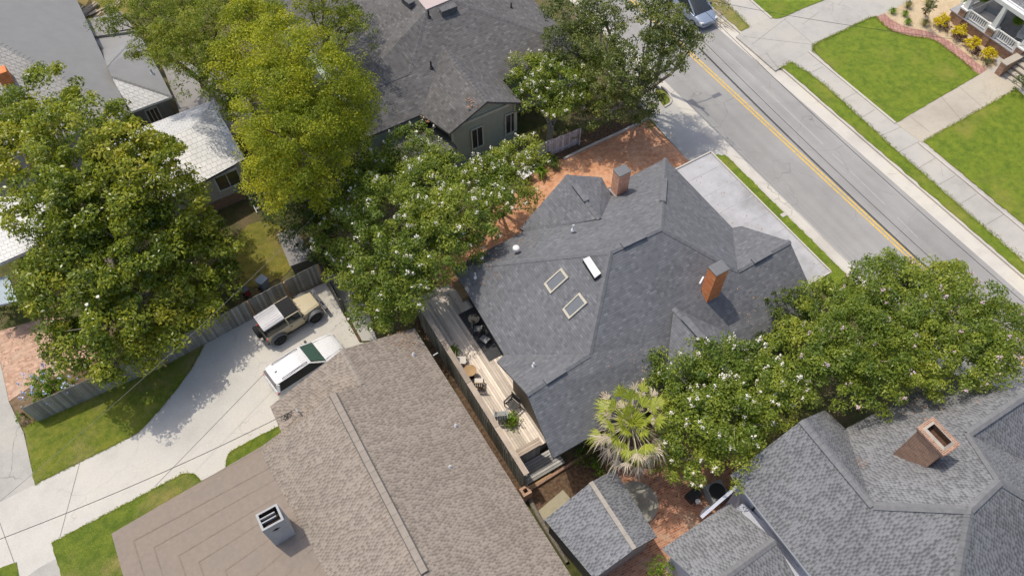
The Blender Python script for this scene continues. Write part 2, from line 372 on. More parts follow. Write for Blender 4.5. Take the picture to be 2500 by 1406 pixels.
lawn('verge', [(XR+.17, pv(1796, 86)[1]+.1), pv(1830, 66), pv(1762, 0), pv(1722, -40), (P(1722, -40)[0], 140), (XR+.17, 140)], .035, 'lawn_worn', 2)
l1 = [pv(1990, 130), pv(1984, 121), pv(1989, 110), pv(2030, 90), pv(2070, 72), pv(2100, 56), pv(2128, 45)]
edge_lo = [(2137, 43), (2160, 66), (2186, 81), (2224, 91), (2260, 95), (2288, 105), (2313, 124), (2349, 151), (2372, 171), (2390, 183)]
edge_hi = [(2159, 34), (2175, 48), (2200, 62), (2225, 70), (2260, 77), (2287, 86), (2322, 105), (2358, 132), (2388, 157), (2410, 170)]
l1 += spline([pv(*q) for q in edge_lo], 4)+[pv(2191, 299), (xw+.1, P(2185, 302)[1]), pv(2080, 213)]
lawn('lawn', l1, .045, 'lawn_lush', 3, .02)
lawn('lawn', [pv(2254, 347), pv(2482, 218), pv(2500, 236), pv(2560, 300), (P(2560, 300)[0], -60), (xw+.12, -60)], .045, 'lawn_lush', 4, .03)
lawn('lawn', [pv(1830, -5), pv(1884, 45), pv(1897, 47), pv(1917, 42), pv(1960, 22), pv(2016, 0), pv(2060, -20), pv(2030, -60), pv(1780, -50)], .045, 'lawn_lush', 5, .02)
def kerbline(name, pts, w, z, mat):
    m = MB()
    for a, b in zip(pts[:-1], pts[1:]): m.beam((a[0], a[1], z/2-.04), (b[0], b[1], z/2-.04), w, z+.08)
    return struct(m.build(name, mat))
kerbline('lawn_kerb', [(xw, P(1976, 126)[1]), (xw, P(2185, 302)[1])], .17, .075, 'concrete_kerb')
kerbline('lawn_kerb', [(xw, P(2244, 349)[1]), (xw, -60)], .17, .075, 'concrete_kerb')
kerbline('lawn_kerb', [pv(1827, -3), pv(1883, 46)], .17, .075, 'concrete_kerb')
slab('path', [pv(2186, 301), pv(2392, 183), pv(2410, 170), pv(2494, 216), pv(2484, 219), pv(2250, 349)], .014, 'concrete_tan')
slab('path', spline([pv(*q) for q in edge_lo], 4)+spline([pv(*q) for q in edge_hi[::-1]], 4), .03, 'brick_edging')
slab('gravel_bed', spline([pv(*q) for q in edge_hi], 4)+[pv(2430, 160), pv(2420, 60), pv(2360, 25), pv(2330, -15), pv(2330, -15), pv(2292, -22), pv(2228, 2)], .02, 'gravel_bed')
# joints cut across pavement and drives, plus a drawn cable shadow
m = MB()
def joint(a, b, z, w=.025):
    a, b = np.array(a)[:2], np.array(b)[:2]; d = (b-a)/np.linalg.norm(b-a); n = np.array([-d[1], d[0]])*w/2
    m.face([(*(a+n), z), (*(a-n), z), (*(b-n), z), (*(b+n), z)])
for a, b in (((1970, 183), (2010, 163)), ((2052, 246), (2092, 226)), ((2155, 330), (2220, 302)), ((2193, 372), (2246, 345)), ((2240, 412), (2283, 387)), ((2288, 453), (2333, 429)), ((2338, 502), (2384, 474)), ((2400, 553), (2450, 524)), ((2100, 290), (2136, 268)), ((2246, 345), (2186, 301))): joint(pv(*a), pv(*b), .0045)
for a, b in (((2222, 285), (2268, 322)), ((2290, 228), (2345, 292)), ((2332, 204), (2400, 264))): joint(pv(*a), pv(*b), .0185)
for a, b in (((1815, 90), (1985, 110)), ((1915, 48), (1985, 108)), ((1870, 130), (1900, 168)), ((1960, 60), (2000, 30)), ((1835, 110), (1920, 45))): joint(pv(*a), pv(*b), .0125)  # the last slanting strip draws the service cable's shadow
struct(m.build('pavement_joints_and_shadow', 'joint_and_shadow_dark'))

# ---- west side, between houses
slab('yard_ground', [(-60, -60), (XL-.16, -60), (XL-.16, 130), (-60, 130)], -.03, 'yard', -.4)
# turf strip by the kerb
pxs = float(P(1900, 470)[0])
cx_ = lambda a, b: (min(pv(a, b)[0], XL-.17), pv(a, b)[1])
lawn('verge', [pv(1746, 379), cx_(1768, 378), cx_(1790, 388), cx_(1812, 400), (XL-.17, P(1822, 410)[1]), (XL-.17, -40), (P(1960, 600)[0]-1., -40), (P(1900, 540)[0]-1., P(1900, 540)[1])], .02, 'lawn_lush', 6)
slab('driveway', [pv(1584, 288), cx_(1640, 245), (XL-.16, P(1660, 240)[1]), (XL-.16, P(1800, 392)[1]), (29., P(1800, 392)[1]-.6), pv(1700, 425), pv(1680, 392)], .0, 'concrete_cool')
slab('pavement', [pv(1590, 283), pv(1640, 246), pv(1628, 232), pv(1605, 212), pv(1530, 130), pv(1480, 170)], .005, 'concrete_old')
lawn('verge', smoothpoly([pv(1612, 218), pv(1628, 232), pv(1635, 245), pv(1630, 258), pv(1620, 259), pv(1604, 236), pv(1600, 222)], 4), .05, 'lawn_worn', 8, .01)
kerbline('kerb', [pv(1622, 263), pv(1636, 254), pv(1640, 243), pv(1632, 229), pv(1615, 212)], .12, .1, 'concrete_kerb')
slab('brick_drive', [pv(1582, 291), pv(1681, 393), pv(1720, 440), (30.5, 17), (8.2, 17), pv(1050, 740), pv(1000, 700), pv(1060, 600), pv(1200, 500), pv(1280, 460), pv(1300, 425), pv(1340, 395), pv(1375, 388), pv(1425, 366), pv(1520, 322)], .0, 'brick_paving')
kerbline('brick_kerb', [pv(1584, 290), pv(1560, 302), pv(1520, 322), pv(1424, 366), pv(1376, 390)], .16, .12, 'concrete_kerb')
slab('flower_bed', [pv(1560, 300), pv(1520, 318), pv(1424, 362), pv(1376, 386), pv(1330, 405), pv(1350, 360), pv(1420, 330), pv(1500, 290)], -.005, 'mulch')
# rear drive of the brown house
drv = [pv(795, 690), pv(878, 836), (6.2, 21.9), (-2.0, 21.9), (-2.0, 18), pv(610, 1190), pv(550, 1142), pv(490, 1175), pv(486, 1168), pv(472, 1157), pv(446, 1157), pv(126, 1326), pv(140, 1362), pv(95, 1386), pv(50, 1420), pv(42, 1372), pv(0, 1390), pv(-120, 1460), pv(-140, 1300), pv(0, 1226), pv(86, 1182), pv(240, 1105), pv(322, 1064), pv(338, 1056), pv(352, 1042), pv(390, 1000), pv(430, 952), pv(468, 900), pv(492, 856), pv(512, 815)]
slab('driveway', drv, .03, 'concrete_new')
slab('pavement', [pv(0, 880), pv(22, 980), pv(44, 1028), pv(58, 1056), pv(86, 1182), pv(0, 1226), pv(-140, 1300), pv(-160, 800), pv(-20, 800)], .025, 'concrete_old')
slab('pavement', [pv(140, 1362), pv(150, 1406), pv(170, 1480), pv(80, 1520), pv(50, 1420), pv(95, 1386)], .025, 'concrete_old')
lawn('lawn', [pv(58, 1045), pv(97, 1022), pv(245, 955), pv(300, 925), pv(400, 873), pv(512, 815), pv(492, 857), pv(468, 901), pv(430, 953), pv(390, 1001), pv(352, 1043), pv(338, 1057), pv(322, 1065), pv(240, 1106), pv(86, 1182)], .055, 'lawn_worn', 9, .02)
lawn('lawn', [pv(126, 1326), pv(446, 1157)]+spline([pv(446, 1157), pv(472, 1156), pv(484, 1164), pv(492, 1176)], 4)[1:]+[pv(560, 1190), (-3, 14), (-3, 2), pv(170, 1560), pv(150, 1406)], .055, 'lawn_rich', 10, .02)
lawn('lawn', spline([pv(551, 1143), pv(553, 1120), pv(562, 1104), pv(574, 1096)], 4)+[pv(640, 1060), pv(690, 1036), pv(720, 1060), pv(640, 1150)], .055, 'lawn_rich', 11, .02)
lawn('lawn', [pv(0, 1387), pv(42, 1372), pv(52, 1420), pv(-40, 1470)], .055, 'lawn_rich', 12, .02)
slab('patio', [pv(-10, 810), pv(60, 790), pv(130, 770), pv(240, 800), pv(230, 880), pv(75, 943), pv(22, 979), pv(0, 892)], -.0, 'brick_old_paving')
slab('flower_bed', [pv(75, 944), pv(22, 980), pv(60, 1042), pv(280, 930), pv(240, 870)], -.012, 'soil')
slab('flower_bed', [pv(100, 1016), pv(90, 1042), pv(250, 960), pv(515, 824), pv(800, 700), pv(794, 684), pv(500, 812), pv(300, 918)], .012, 'soil')
lawn('yard_lawn', smoothpoly([pv(590, 560), pv(650, 540), pv(690, 560), pv(712, 620), pv(712, 650), pv(680, 680), pv(600, 700), pv(560, 640)], 4), -.005, 'yard_gold', 13)
slab('flower_bed', [pv(800, 676), pv(884, 832), pv(920, 830), pv(900, 760), pv(840, 660)], .005, 'concrete_cool')
kerbline('edging_board', [pv(799, 690), pv(880, 835)], .07, .12, 'mulch')
m = MB()
for a, b in (((644, 914), (378, 1188)), ((197, 1124), (147, 1311)), ((0, 1275), (40, 1385)), ((760, 800), (790, 770))): joint(pv(*a), pv(*b), .0345, .03)
struct(m.build('driveway_joints', 'joint_and_shadow_dark'))
slab('courtyard', [(8.0, 11.2), (18, 11.2), (18, 2), (7.6, 2)], -.01, 'brick_court')
slab('side_strip', [pv(1000, 770), pv(1040, 760), pv(1290, 1180), pv(1262, 1200)], -.012, 'mulch')
slab('garden_bed', [pv(1285, 1195), pv(1460, 1075), pv(1480, 1150), pv(1345, 1265), pv(1310, 1250)], .0, 'mulch')
# ------------------------------------------------------------------ houses
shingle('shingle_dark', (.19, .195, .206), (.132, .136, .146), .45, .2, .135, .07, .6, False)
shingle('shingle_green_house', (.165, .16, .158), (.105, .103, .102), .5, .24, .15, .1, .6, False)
shingle('shingle_brown', (.305, .262, .218), (.222, .186, .156), .38, .165, .14, .08)
shingle('shingle_grey', (.228, .232, .239), (.142, .145, .15), .4, .165, .14, .1)
shingle('shingle_shed', (.225, .232, .243), (.142, .147, .157), .4, .165, .14, .08)
plain('roll_roof', (.265, .22, .18), .92, .1, var=.07, scale=5, dirt=(.24, .205, .175), dscale=.8)
plain('cap_dark', (.163, .167, .176), .9, .1, var=.15, scale=4); plain('cap_brown', (.31, .27, .228), .9, .1, var=.08, scale=3); plain('cap_grey', (.19, .192, .196), .9, .1, var=.12, scale=5)
plain('cap_plum', (.14, .138, .14), .9, .1, var=.2, scale=4)
plain('membrane', (.43, .43, .44), .6, .3, var=.08, scale=1.5, dirt=(.2, .195, .185), dscale=.3)
plain('fascia_white', (.72, .72, .7), .5, .3, var=.05); plain('fascia_dark', (.1, .1, .1), .6, .3); plain('fascia_brown', (.28, .24, .2), .7)
plain('wall_shade_tint', (.5, .52, .58), .7, .2, var=.05); plain('wall_tan', (.5, .42, .27), .7, .2, var=.06); plain('wall_cream', (.62, .56, .46), .7)  # first entry: white wall with bluish shade put into its colour
plain('metal_grey', (.255, .253, .245), .55, .4, var=.06, scale=1.2); plain('metal_flat', (.27, .26, .245), .8, .2, var=.06)
bricks('brick_red', (.82, .2, .045), (.85, .3, .09), (.55, .3, .18), .22, .075, uv=True, patch=(.66, .18, .06)); bricks('brick_brown', (.24, .105, .06), (.4, .2, .115), (.42, .34, .27), .2, .07, uv=True); bricks('brick_worn', (.74, .25, .1), (.82, .38, .19), (.58, .47, .4), .22, .075, uv=True)
gloss('glass_dark', (.03, .035, .045), .08, .7); gloss('glass_sky', (.16, .17, .18), .1, .6); plain('zinc', (.5, .52, .53), .35, .5, .6, var=.08); plain('metal_black', (.03, .03, .032), .5, .4); plain('pipe_white', (.72, .72, .72), .5)
plain('stucco_white', (.4, .405, .4), .8, .2, var=.07, scale=4); plain('soot', (.05, .04, .035), .95, .05); plain('mortar_crown', (.4, .36, .3), .9)
def siding(name, col, lap=.13, dark=.6):
    t = NT(name); b = t.bsdf(.65, .25); uv = t.coord(True); sx = t.n('ShaderNodeSeparateXYZ'); t.l(uv, sx.inputs[0])
    fr = t.math('FRACT', t.math('DIVIDE', sx.outputs[1], lap)); n = t.noise(uv, 2.5, 5)
    c = t.ramp(n, [(.3, mul(col, .9)), (.7, mul(col, 1.08))]); c = t.mix(t.math('MULTIPLY', t.math('LESS_THAN', fr, .12), .8), c, mul(col, dark))
    t.l(c, b.inputs['Base Color']); t.bump(fr, b, .6, .03)
siding('siding_green', (.36, .43, .36)); siding('siding_white', (.58, .56, .53), .15, .8); siding('siding_blue', (.4, .48, .52)); siding('siding_grey', (.36, .35, .34))
def metal_tiles(name, col):
    """pressed metal shingles: raised lozenges in level courses"""
    t = NT(name); b = t.bsdf(.5, .35, .1); uv = t.coord(True); k = t.n('ShaderNodeTexBrick'); t.l(uv, k.inputs['Vector'])
    for i, v in (('Color1', (*col, 1)), ('Color2', (*mul(col, .93), 1)), ('Mortar', (*mul(col, .6), 1)), ('Scale', 1.), ('Mortar Size', .012), ('Brick Width', .34), ('Row Height', .34), ('Mortar Smooth', .3)): k.inputs[i].default_value = v
    w = t.n('ShaderNodeTexWave', bands_direction='DIAGONAL'); w.inputs['Scale'].default_value = 2.1; w.inputs['Distortion'].default_value = .6; t.l(uv, w.inputs['Vector'])
    n = t.noise(uv, .8, 5); c = t.mix(1., k.outputs['Color'], t.ramp(n, [(.3, G3(.9)), (.7, G3(1.08))]), 'MULTIPLY'); t.l(c, b.inputs['Base Color'])
    t.bump(t.math('ADD', t.math('MULTIPLY', k.outputs['Fac'], -1.), t.math('MULTIPLY', w.outputs['Fac'], .5)), b, .5, .03)
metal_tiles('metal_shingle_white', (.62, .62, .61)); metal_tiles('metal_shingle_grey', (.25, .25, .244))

def roof(parent, faces, mat, side='fascia_white', th=.16, name='roof'):
    """sheet of roof planes with an edge of thickness th and a soffit"""
    m = MB(); ec = {}; key = lambda p: (round(p[0], 3), round(p[1], 3), round(p[2], 3))
    from mathutils.geometry import tessellate_polygon
    for f in faces:
        f = [tuple(map(float, p)) for p in f]; q = np.array(f); n = np.zeros(3)
        for i in range(len(q)): n += np.cross(q[i]-q[0], q[(i+1) % len(q)]-q[0])
        if n[2] < 0: f = f[::-1]
        uvs = autouv(f)
        for tri in tessellate_polygon([[Vector((x, y, 0)) for x, y, z in f]]):
            tri = list(tri); A = [f[i] for i in tri]
            if (A[1][0]-A[0][0])*(A[2][1]-A[0][1])-(A[1][1]-A[0][1])*(A[2][0]-A[0][0]) < 0: tri = tri[::-1]; A = A[::-1]
            m.face(A, uv=[uvs[i] for i in tri], mi=0); m.face([(x, y, z-th) for x, y, z in A[::-1]], mi=1)
        for i in range(len(f)):
            a, b = f[i], f[(i+1) % len(f)]; k = tuple(sorted((key(a), key(b)))); ec.setdefault(k, []).append((a, b))
    for k, l in ec.items():
        if len(l) == 1:
            a, b = l[0]; m.face([a, (a[0], a[1], a[2]-th), (b[0], b[1], b[2]-th), b], mi=1)
    return m.build(name, [mat, side], parent)
def caps(parent, lines, mat, w=.3, name='ridge_cap', lift=.035):
    for a, b in lines:
        a, b = np.array(a, float), np.array(b, float); d = b-a; L = np.linalg.norm(d); d /= L; sd = np.cross(d, (0, 0, 1.)); sd /= np.linalg.norm(sd); m = MB(); n = max(2, int(L/.3))
        for i in range(n):
            p, q = a+d*L*i/n, a+d*(L*(i+1)/n+.02); u0 = np.array([0, 0, lift]); u1 = np.array([0, 0, lift+.018]); dr = np.array([0, 0, -.085])
            t = random.random()
            m.face([p+sd*w/2+dr+u0, q+sd*w/2+dr+u1, q+u1, p+u0], t=t); m.face([p+u0, q+u1, q-sd*w/2+dr+u1, p-sd*w/2+dr+u0], t=t)
            m.face([q+sd*w/2+dr+u1, q+sd*w/2+dr, q, q+u1], t=t); m.face([q+u1, q, q-sd*w/2+dr, q-sd*w/2+dr+u1], t=t)
        m.build(name, mat, parent)
def vent_strip(parent, a, b, mat, w=.34, h=.09, name='ridge_vent'):
    a, b = np.array(a, float), np.array(b, float); m = MB(); m.beam(a+[0, 0, h*.6], b+[0, 0, h*.6], w, h); return m.build(name, mat, parent)
def pipe(parent, px, mat='pipe_white', h=.35, r=.05, name='vent_pipe'):
    p = np.array(px, float); m = MB(); m.lathe(p, [(r*2.4, -.1), (r*2.2, .03), (r*1.15, .07), (r, .09), (r, h), (r*.7, h), (r*.7, h-.05), (0, h-.06)], 10); return m.build(name, mat, parent, smooth=50)
def walls(parent, poly, z1, mat, z0=-.1, name='wall'):
    m = MB(); m.prism(poly, z0, z1); return m.build(name, mat, parent)
def chimney(parent, c, sx, sy, z0, z1, brick, ax=0, cap='metal', corb=False, flash='fascia_white'):
    m = MB(); ca, sa = cos(ax), sin(ax)
    def quad(w, d, z): return [(c[0]+x*w/2*ca-y*d/2*sa, c[1]+x*w/2*sa+y*d/2*ca, z) for x, y in ((-1, -1), (1, -1), (1, 1), (-1, 1))]
    def band(w0, d0, z0_, w1, d1, z1_):
        a, b = quad(w0, d0, z0_), quad(w1, d1, z1_)
        for i in range(4):
            j = (i+1) % 4; L = np.linalg.norm(np.array(a[i])-a[j]); m.face([a[i], a[j], b[j], b[i]], uv=[(0, z0_), (L, z0_), (L, z1_), (0, z1_)])
    band(sx, sy, z0, sx, sy, z1-.28 if corb else z1)
    zt = z1
    if corb:
        for k, (e, za, zb) in enumerate(((.06, z1-.28, z1-.2), (.12, z1-.2, z1-.1), (.2, z1-.1, z1))):
            e0 = (0, .06, .12)[k]; band(sx+e0, sy+e0, za, sx+e, sy+e, za+.002); band(sx+e, sy+e, za+.002, sx+e, sy+e, zb)
        a, b, cc, d = quad(sx+.2, sy+.2, z1), quad(sx-.12, sy-.12, z1), quad(sx-.34, sy-.34, z1+.07), quad(sx-.34, sy-.34, z1-.28)
        for i in range(4):
            j = (i+1) % 4; m.face([a[i], a[j], b[j], b[i]])
    ch = m.build('chimney', brick, parent)
    if corb:
        m = MB()
        for i in range(4):
            j = (i+1) % 4; m.face([b[i], b[j], cc[j], cc[i]]); 
        m.build('crown', 'mortar_crown', ch)
        m = MB()
        for i in range(4):
            j = (i+1) % 4; m.face([cc[i], cc[j], d[j], d[i]])
        m.face(d); plain('soot_brown', (.11, .065, .045), .95, .05, var=.3, scale=9); m.build('flue', 'soot_brown', ch)
    else:
        m = MB(); a = quad(sx+.05, sy+.05, z1-.01); b = quad(sx+.05, sy+.05, z1+.035); k = quad(sx*.9, sy*.9, z1+.05)
        for i in range(4):
            j = (i+1) % 4; m.face([a[i], a[j], b[j], b[i]]); m.face([b[i], b[j], k[j], k[i]])
        m.face(k); m.build('chimney_cap', 'zinc_dark', ch)
    if flash:
        m = MB(); m.box((c[0], c[1], flash_z[0]), (sx+.14, sy+.14, .1), ax); m.build('flashing', 'zinc', ch)
    return ch
gloss('zinc_dark', (.16, .165, .17), .6, .3, .0); flash_z = [0]
def house(name, loc, label): return empty(name, loc, 0, label, 'house', 'houses of the block')
def window(parent, a, b, z0, z1, out, frame='fascia_white', pane='glass_dark', mull=1, name='window', screen=None):
    """window in a wall from a to b (plan points), facing out (unit plan vector)"""
    a, b, out = np.array([*a[:2], 0.]), np.array([*b[:2], 0.]), np.array([*out[:2], 0.]); d = b-a; L = np.linalg.norm(d); d /= L
    m = MB(); up = np.array([0, 0, 1.]); o = out*.04; W = .09
    def bar(p, q, w): m.beam(p+o, q+o, w, .08, up=tuple(out))
    A, B, Cc, D = a+up*z0, b+up*z0, b+up*z1, a+up*z1
    bar(A, B, W); bar(D, Cc, W); bar(A, D, W); bar(B, Cc, W)
    for i in range(mull): bar(A+d*L*(i+1)/(mull+1), D+d*L*(i+1)/(mull+1), .05)
    f = m.build(name, frame, parent)
    m = MB(); q = out*.015; m.face([A+q, B+q, Cc+q, D+q]); m.build('pane', pane, f); return f

def onplane(x, y, a, b, c):
    n = np.cross(np.array(b)-a, np.array(c)-a); return np.array([x, y, a[2]-(n[0]*(x-a[0])+n[1]*(y-a[1]))/n[2]])
# --- house with the charcoal hip roof, centre
ZE = 3.7
d = {k: P(x, y, z) for k, (x, y, z) in dict(M1=(1491, 614, 8.05), M2=(1613, 557, 8.05), NW=(1105, 654, ZE), NE=(1625, 387, ZE), sw=(1439, 864, 5.78), wr=(1286, 961, 5.78), S1=(1350, 1118, ZE), wn=(1213, 882, ZE), v1=(1231, 866, ZE), e1=(1801, 660, 5.9), e2=(1928, 589, 5.9), en=(1811, 552, ZE), v2=(1788, 556, ZE)).items()}
d['SE'] = np.array([25.65, 11.04, ZE])
DH = house('charcoal_roofed_house', (17, 17, 0), 'house with broad charcoal hip roof, two red brick chimneys and skylights, beside the deck')
rf = roof(DH, [[d['NW'], d['v1'], d['sw'], d['M1']], [d['wr'], d['wn'], d['v1'], d['sw']], [d['S1'], d['SE'], d['e2'], d['e1'], d['M2'], d['M1'], d['sw'], d['wr']], [d['e2'], d['e1'], d['v2'], d['en']], [d['M2'], d['e1'], d['v2'], d['NE']], [d['M1'], d['NW'], d['NE'], d['M2']]], 'shingle_dark', 'fascia_dark')
n1, n2 = P(1383, 427, 5.75), PL(1464, 531, d['M1'], d['NE'], d['M2'])
nl = P(1270, 552, ZE+.25); nr = P(1469, 433, ZE+.9); nli = PL(1285, 556, d['M1'], d['NE'], d['M2']); nli[2] -= .5; nl[2] = nli[2]; n2 = n2-np.array([0, 0, .1]); nri = PL(1500, 478, d['M1'], d['NE'], d['M2'])-np.array([0, 0, .4])
roof(DH, [[n1, nl, nli, n2], [n1, n2, nri, nr]], 'shingle_dark', 'fascia_dark', name='gable_roof')
Spl = (d['M1'], d['M2'], d['wr'])
s1 = PL(1645, 751, *Spl); s2 = P(1752, 868, s1[2]); sl = PL(1607, 872, *Spl); sr = PL(1775, 812, *Spl)
sl2, sr2 = s2+np.array([-2.3, 0, -1.5]), s2+np.array([2.3, 0, -1.5])
sl = np.array([sl2[0], sl2[1]+.4, 0]); 
yv = s2[1]
for _ in range(60):
    if onplane(s2[0], yv, *Spl)[2] > s2[2]-1.5: break
    yv += .1
slv, srv = onplane(sl2[0], yv, *Spl), onplane(sr2[0], yv, *Spl)
roof(DH, [[s1, slv, sl2, s2], [s1, s2, sr2, srv]], 'shingle_dark', 'fascia_dark', name='gable_roof')
caps(rf, [(d['M1'], d['M2']), (d['M1'], d['NW']), (d['M2'], d['NE']), (d['sw'], d['M1']), (d['sw'], d['wr']), (d['M2'], d['e1']), (d['e1'], d['e2']), (n1, n2), (s1, s2)], 'cap_dark')
mid = lambda a, b, t: np.array(a)+(np.array(b)-a)*t
vent_strip(rf, mid(d['M1'], d['M2'], .22), mid(d['M1'], d['M2'], .68), 'cap_dark'); vent_strip(rf, mid(d['sw'], d['wr'], .4), mid(d['sw'], d['wr'], .72), 'cap_dark')
vent_strip(rf, mid(d['e1'], d['e2'], .28), mid(d['e1'], d['e2'], .62), 'cap_dark'); vent_strip(rf, mid(n1, n2, .25), mid(n1, n2, .62), 'cap_dark'); vent_strip(rf, mid(s1, s2, .22), mid(s1, s2, .68), 'cap_dark')
a_, b_ = P(1610, 440, 0), P(1613, 500, 0)
vent_strip(rf, mid(d['M2'], d['NE'], .33), mid(d['M2'], d['NE'], .66), 'cap_dark')
Np = (d['M1'], d['NE'], d['M2']); Wp = (d['M1'], d['NW'], d['sw']); Wsp = (d['wr'], d['wn'], d['sw'])
for px in ((1399, 561),): pipe(rf, PL(*px, *Np), h=.42)
pipe(rf, PL(1161, 677, *Wp), h=.42); pipe(rf, PL(1303, 893, *Wsp), h=.32)
m = MB(); p = PL(1260, 606, *Np); m.lathe(p, [(.0, .12), (.14, .1), (.19, .05), (.2, -.1)], 14); m.build('roof_vent', 'fascia_white', rf, smooth=40)
def skylight(px4, lidmat=None):
    q = [PL(*x, *Wp) for x in px4]; c = sum(q)/4; n = unit(np.cross(q[1]-q[0], q[3]-q[0])); n = n if n[2] > 0 else -n
    m = MB(); o = [x+n*.13 for x in q]; i_ = [c+(x-c)*np.array([.8])+n*.13 for x in q]; 
    for k in range(4):
        j = (k+1) % 4; m.face([q[k]-n*.1, q[j]-n*.1, o[j], o[k]]); m.face([o[k], o[j], i_[j], i_[k]]); m.face([i_[k], i_[j], i_[j]-n*.06, i_[k]-n*.06])
    f = m.build('skylight', 'skylight_frame', rf); m = MB(); m.face([x-n*.04 for x in i_]); m.build('pane', 'glass_sky', f)
plain('skylight_frame', (.52, .48, .38), .5, .4)
skylight([(1330, 694), (1373, 655), (1390, 678), (1346, 718)]); skylight([(1375, 756), (1417, 715), (1436, 740), (1391, 780)])
q = [PL(*x, *Wp)+np.array([0, 0, .3]) for x in ((1422, 641), (1438, 634), (1466, 675), (1451, 687))]
m = MB()
for k in range(4):
    j = (k+1) % 4; m.face([q[k]-np.array([0, 0, .55]), q[j]-np.array([0, 0, .55]), q[j], q[k]], mi=1)
m.face(q); m.build('roof_hatch', ['pipe_white', 'metal_black'], rf)
# chimneys
c1 = PL(1511, 466, *Np); ztop = c1[2]+2.0
flash_z[0] = c1[2]-.02; chimney(rf, c1, .78, .62, c1[2]-1.2, c1[2]+1.75, 'brick_worn')
c2 = PL(1736, 706, *Spl); flash_z[0] = c2[2]-.3; chimney(rf, c2, .8, .62, c2[2]-1.2, c2[2]+1.9, 'brick_red', flash=None)
m = MB(); p = PL(1712, 686, *Spl); m.box(p+[0, 0, .05], (.5, .08, .1), .5); m.build('flashing', 'pipe_white', rf)
# walls under it
plain('wall_eave_shade', (.16, .13, .09), .8, .2, var=.1); walls(DH, [(10.3, 23.1), (24.6, 23.1), (24.6, 12.2), (10.3, 12.2)], ZE-.1, 'wall_eave_shade'); walls(DH, [(9.5, 16.4), (10.3, 16.4), (10.3, 12.2), (9.5, 12.2)], ZE-.1, 'wall_eave_shade')  # wall colour darkened to carry the shade beneath the eaves
m = MB(); xg = d['wr'][0]+.55; m.face([(xg, 11.5, ZE-.1), (xg, 16.6, ZE-.1), (xg, d['wr'][1], d['wr'][2]-.35)]); m.build('gable_wall', 'wall_cream', DH)
# front porch, flat pale roof on brick piers
zp = 3.05; pr = [P(1655, 410, zp), P(1735, 372, zp), P(2036, 660, zp), P(1985, 700, zp)]; xe = pr[1][0]
pr = [(24.9, pr[1][1]-.02), (xe, pr[1][1]), (xe+.02, pr[2][1]), (24.9, pr[2][1])]
m = MB(); m.prism(pr, zp-.25, zp, 0, 1, True); m.build('porch_roof', ['membrane', 'fascia_white'], DH)
m = MB()
for a, b in ((pr[0], pr[1]), (pr[1], pr[2]), (pr[2], pr[3])): m.beam((a[0], a[1], zp+.03), (b[0], b[1], zp+.03), .09, .1)
m.build('porch_edge', 'concrete_kerb', DH)
plain('membrane_seam', (.39, .39, .395), .7); m = MB()
for y in np.linspace(pr[1][1]-1.2, pr[2][1]+.8, 7): m.beam((24.95, y, zp+.004), (xe-.06, y, zp+.004), .05, .008)
m.build('membrane_seams', 'membrane_seam', DH)
lpp = np.array([xe-1.4, (pr[1][1]+pr[2][1])/2, zp+.01])+rng.normal(size=(90, 3))*[.9, 3.5, 0]; lpp = lpp[(lpp[:, 0] < xe-.1)]; plain('leaf_litter', (.36, .2, .11), .9, .1, var=.4, scale=6); npmesh('leaf_litter', leafcards(lpp, .1, .06, up=3), 4, 'leaf_litter', rng.random(len(lpp)), DH)['kind'] = 'stuff'
for y in np.linspace(pr[1][1]-.7, pr[2][1]+.6, 4):
    m = MB(); m.box((xe-.5, y, .75), (.5, .5, 1.7)); pi_ = m.build('porch_pier', 'brick_red', DH); m = MB(); m.box((xe-.5, y, 1.63), (.6, .6, .08)); m.box((xe-.5, y, 2.2), (.28, .28, 1.1)); m.build('column', 'fascia_white', pi_)
m = MB(); m.prism([(24.6, pr[0][1]-.3), (xe-.2, pr[0][1]-.3), (xe-.2, pr[2][1]+.3), (24.6, pr[2][1]+.3)], -.1, .55); m.build('porch_floor', 'concrete_old', DH)

def roof_litter(parent, px, plane, n, s, mat='leaf_dark', L=.09):
    c = PL(*px, *plane); o = c+rng.normal(size=(n, 3))*[s, s, 0]; nn = np.cross(np.array(plane[1])-plane[0], np.array(plane[2])-plane[0]); o[:, 2] = plane[0][2]-(nn[0]*(o[:, 0]-plane[0][0])+nn[1]*(o[:, 1]-plane[0][1]))/nn[2]+.05
    npmesh('leaf_litter', leafcards(o, L, L*.55, None, 6), 4, mat, rng.random(n), parent)['kind'] = 'stuff'
plain('leaf_litter', (.36, .2, .11), .9, .1, var=.4, scale=6)
roof_litter(rf, (1180, 690), Wp, 35, .7, 'leaf_litter'); roof_litter(rf, (1240, 600), Np, 45, .9, 'leaf_litter'); roof_litter(rf, (1560, 930), Spl, 30, .8, 'leaf_litter'); roof_litter(rf, (1850, 760), Spl, 25, .7, 'leaf_litter')
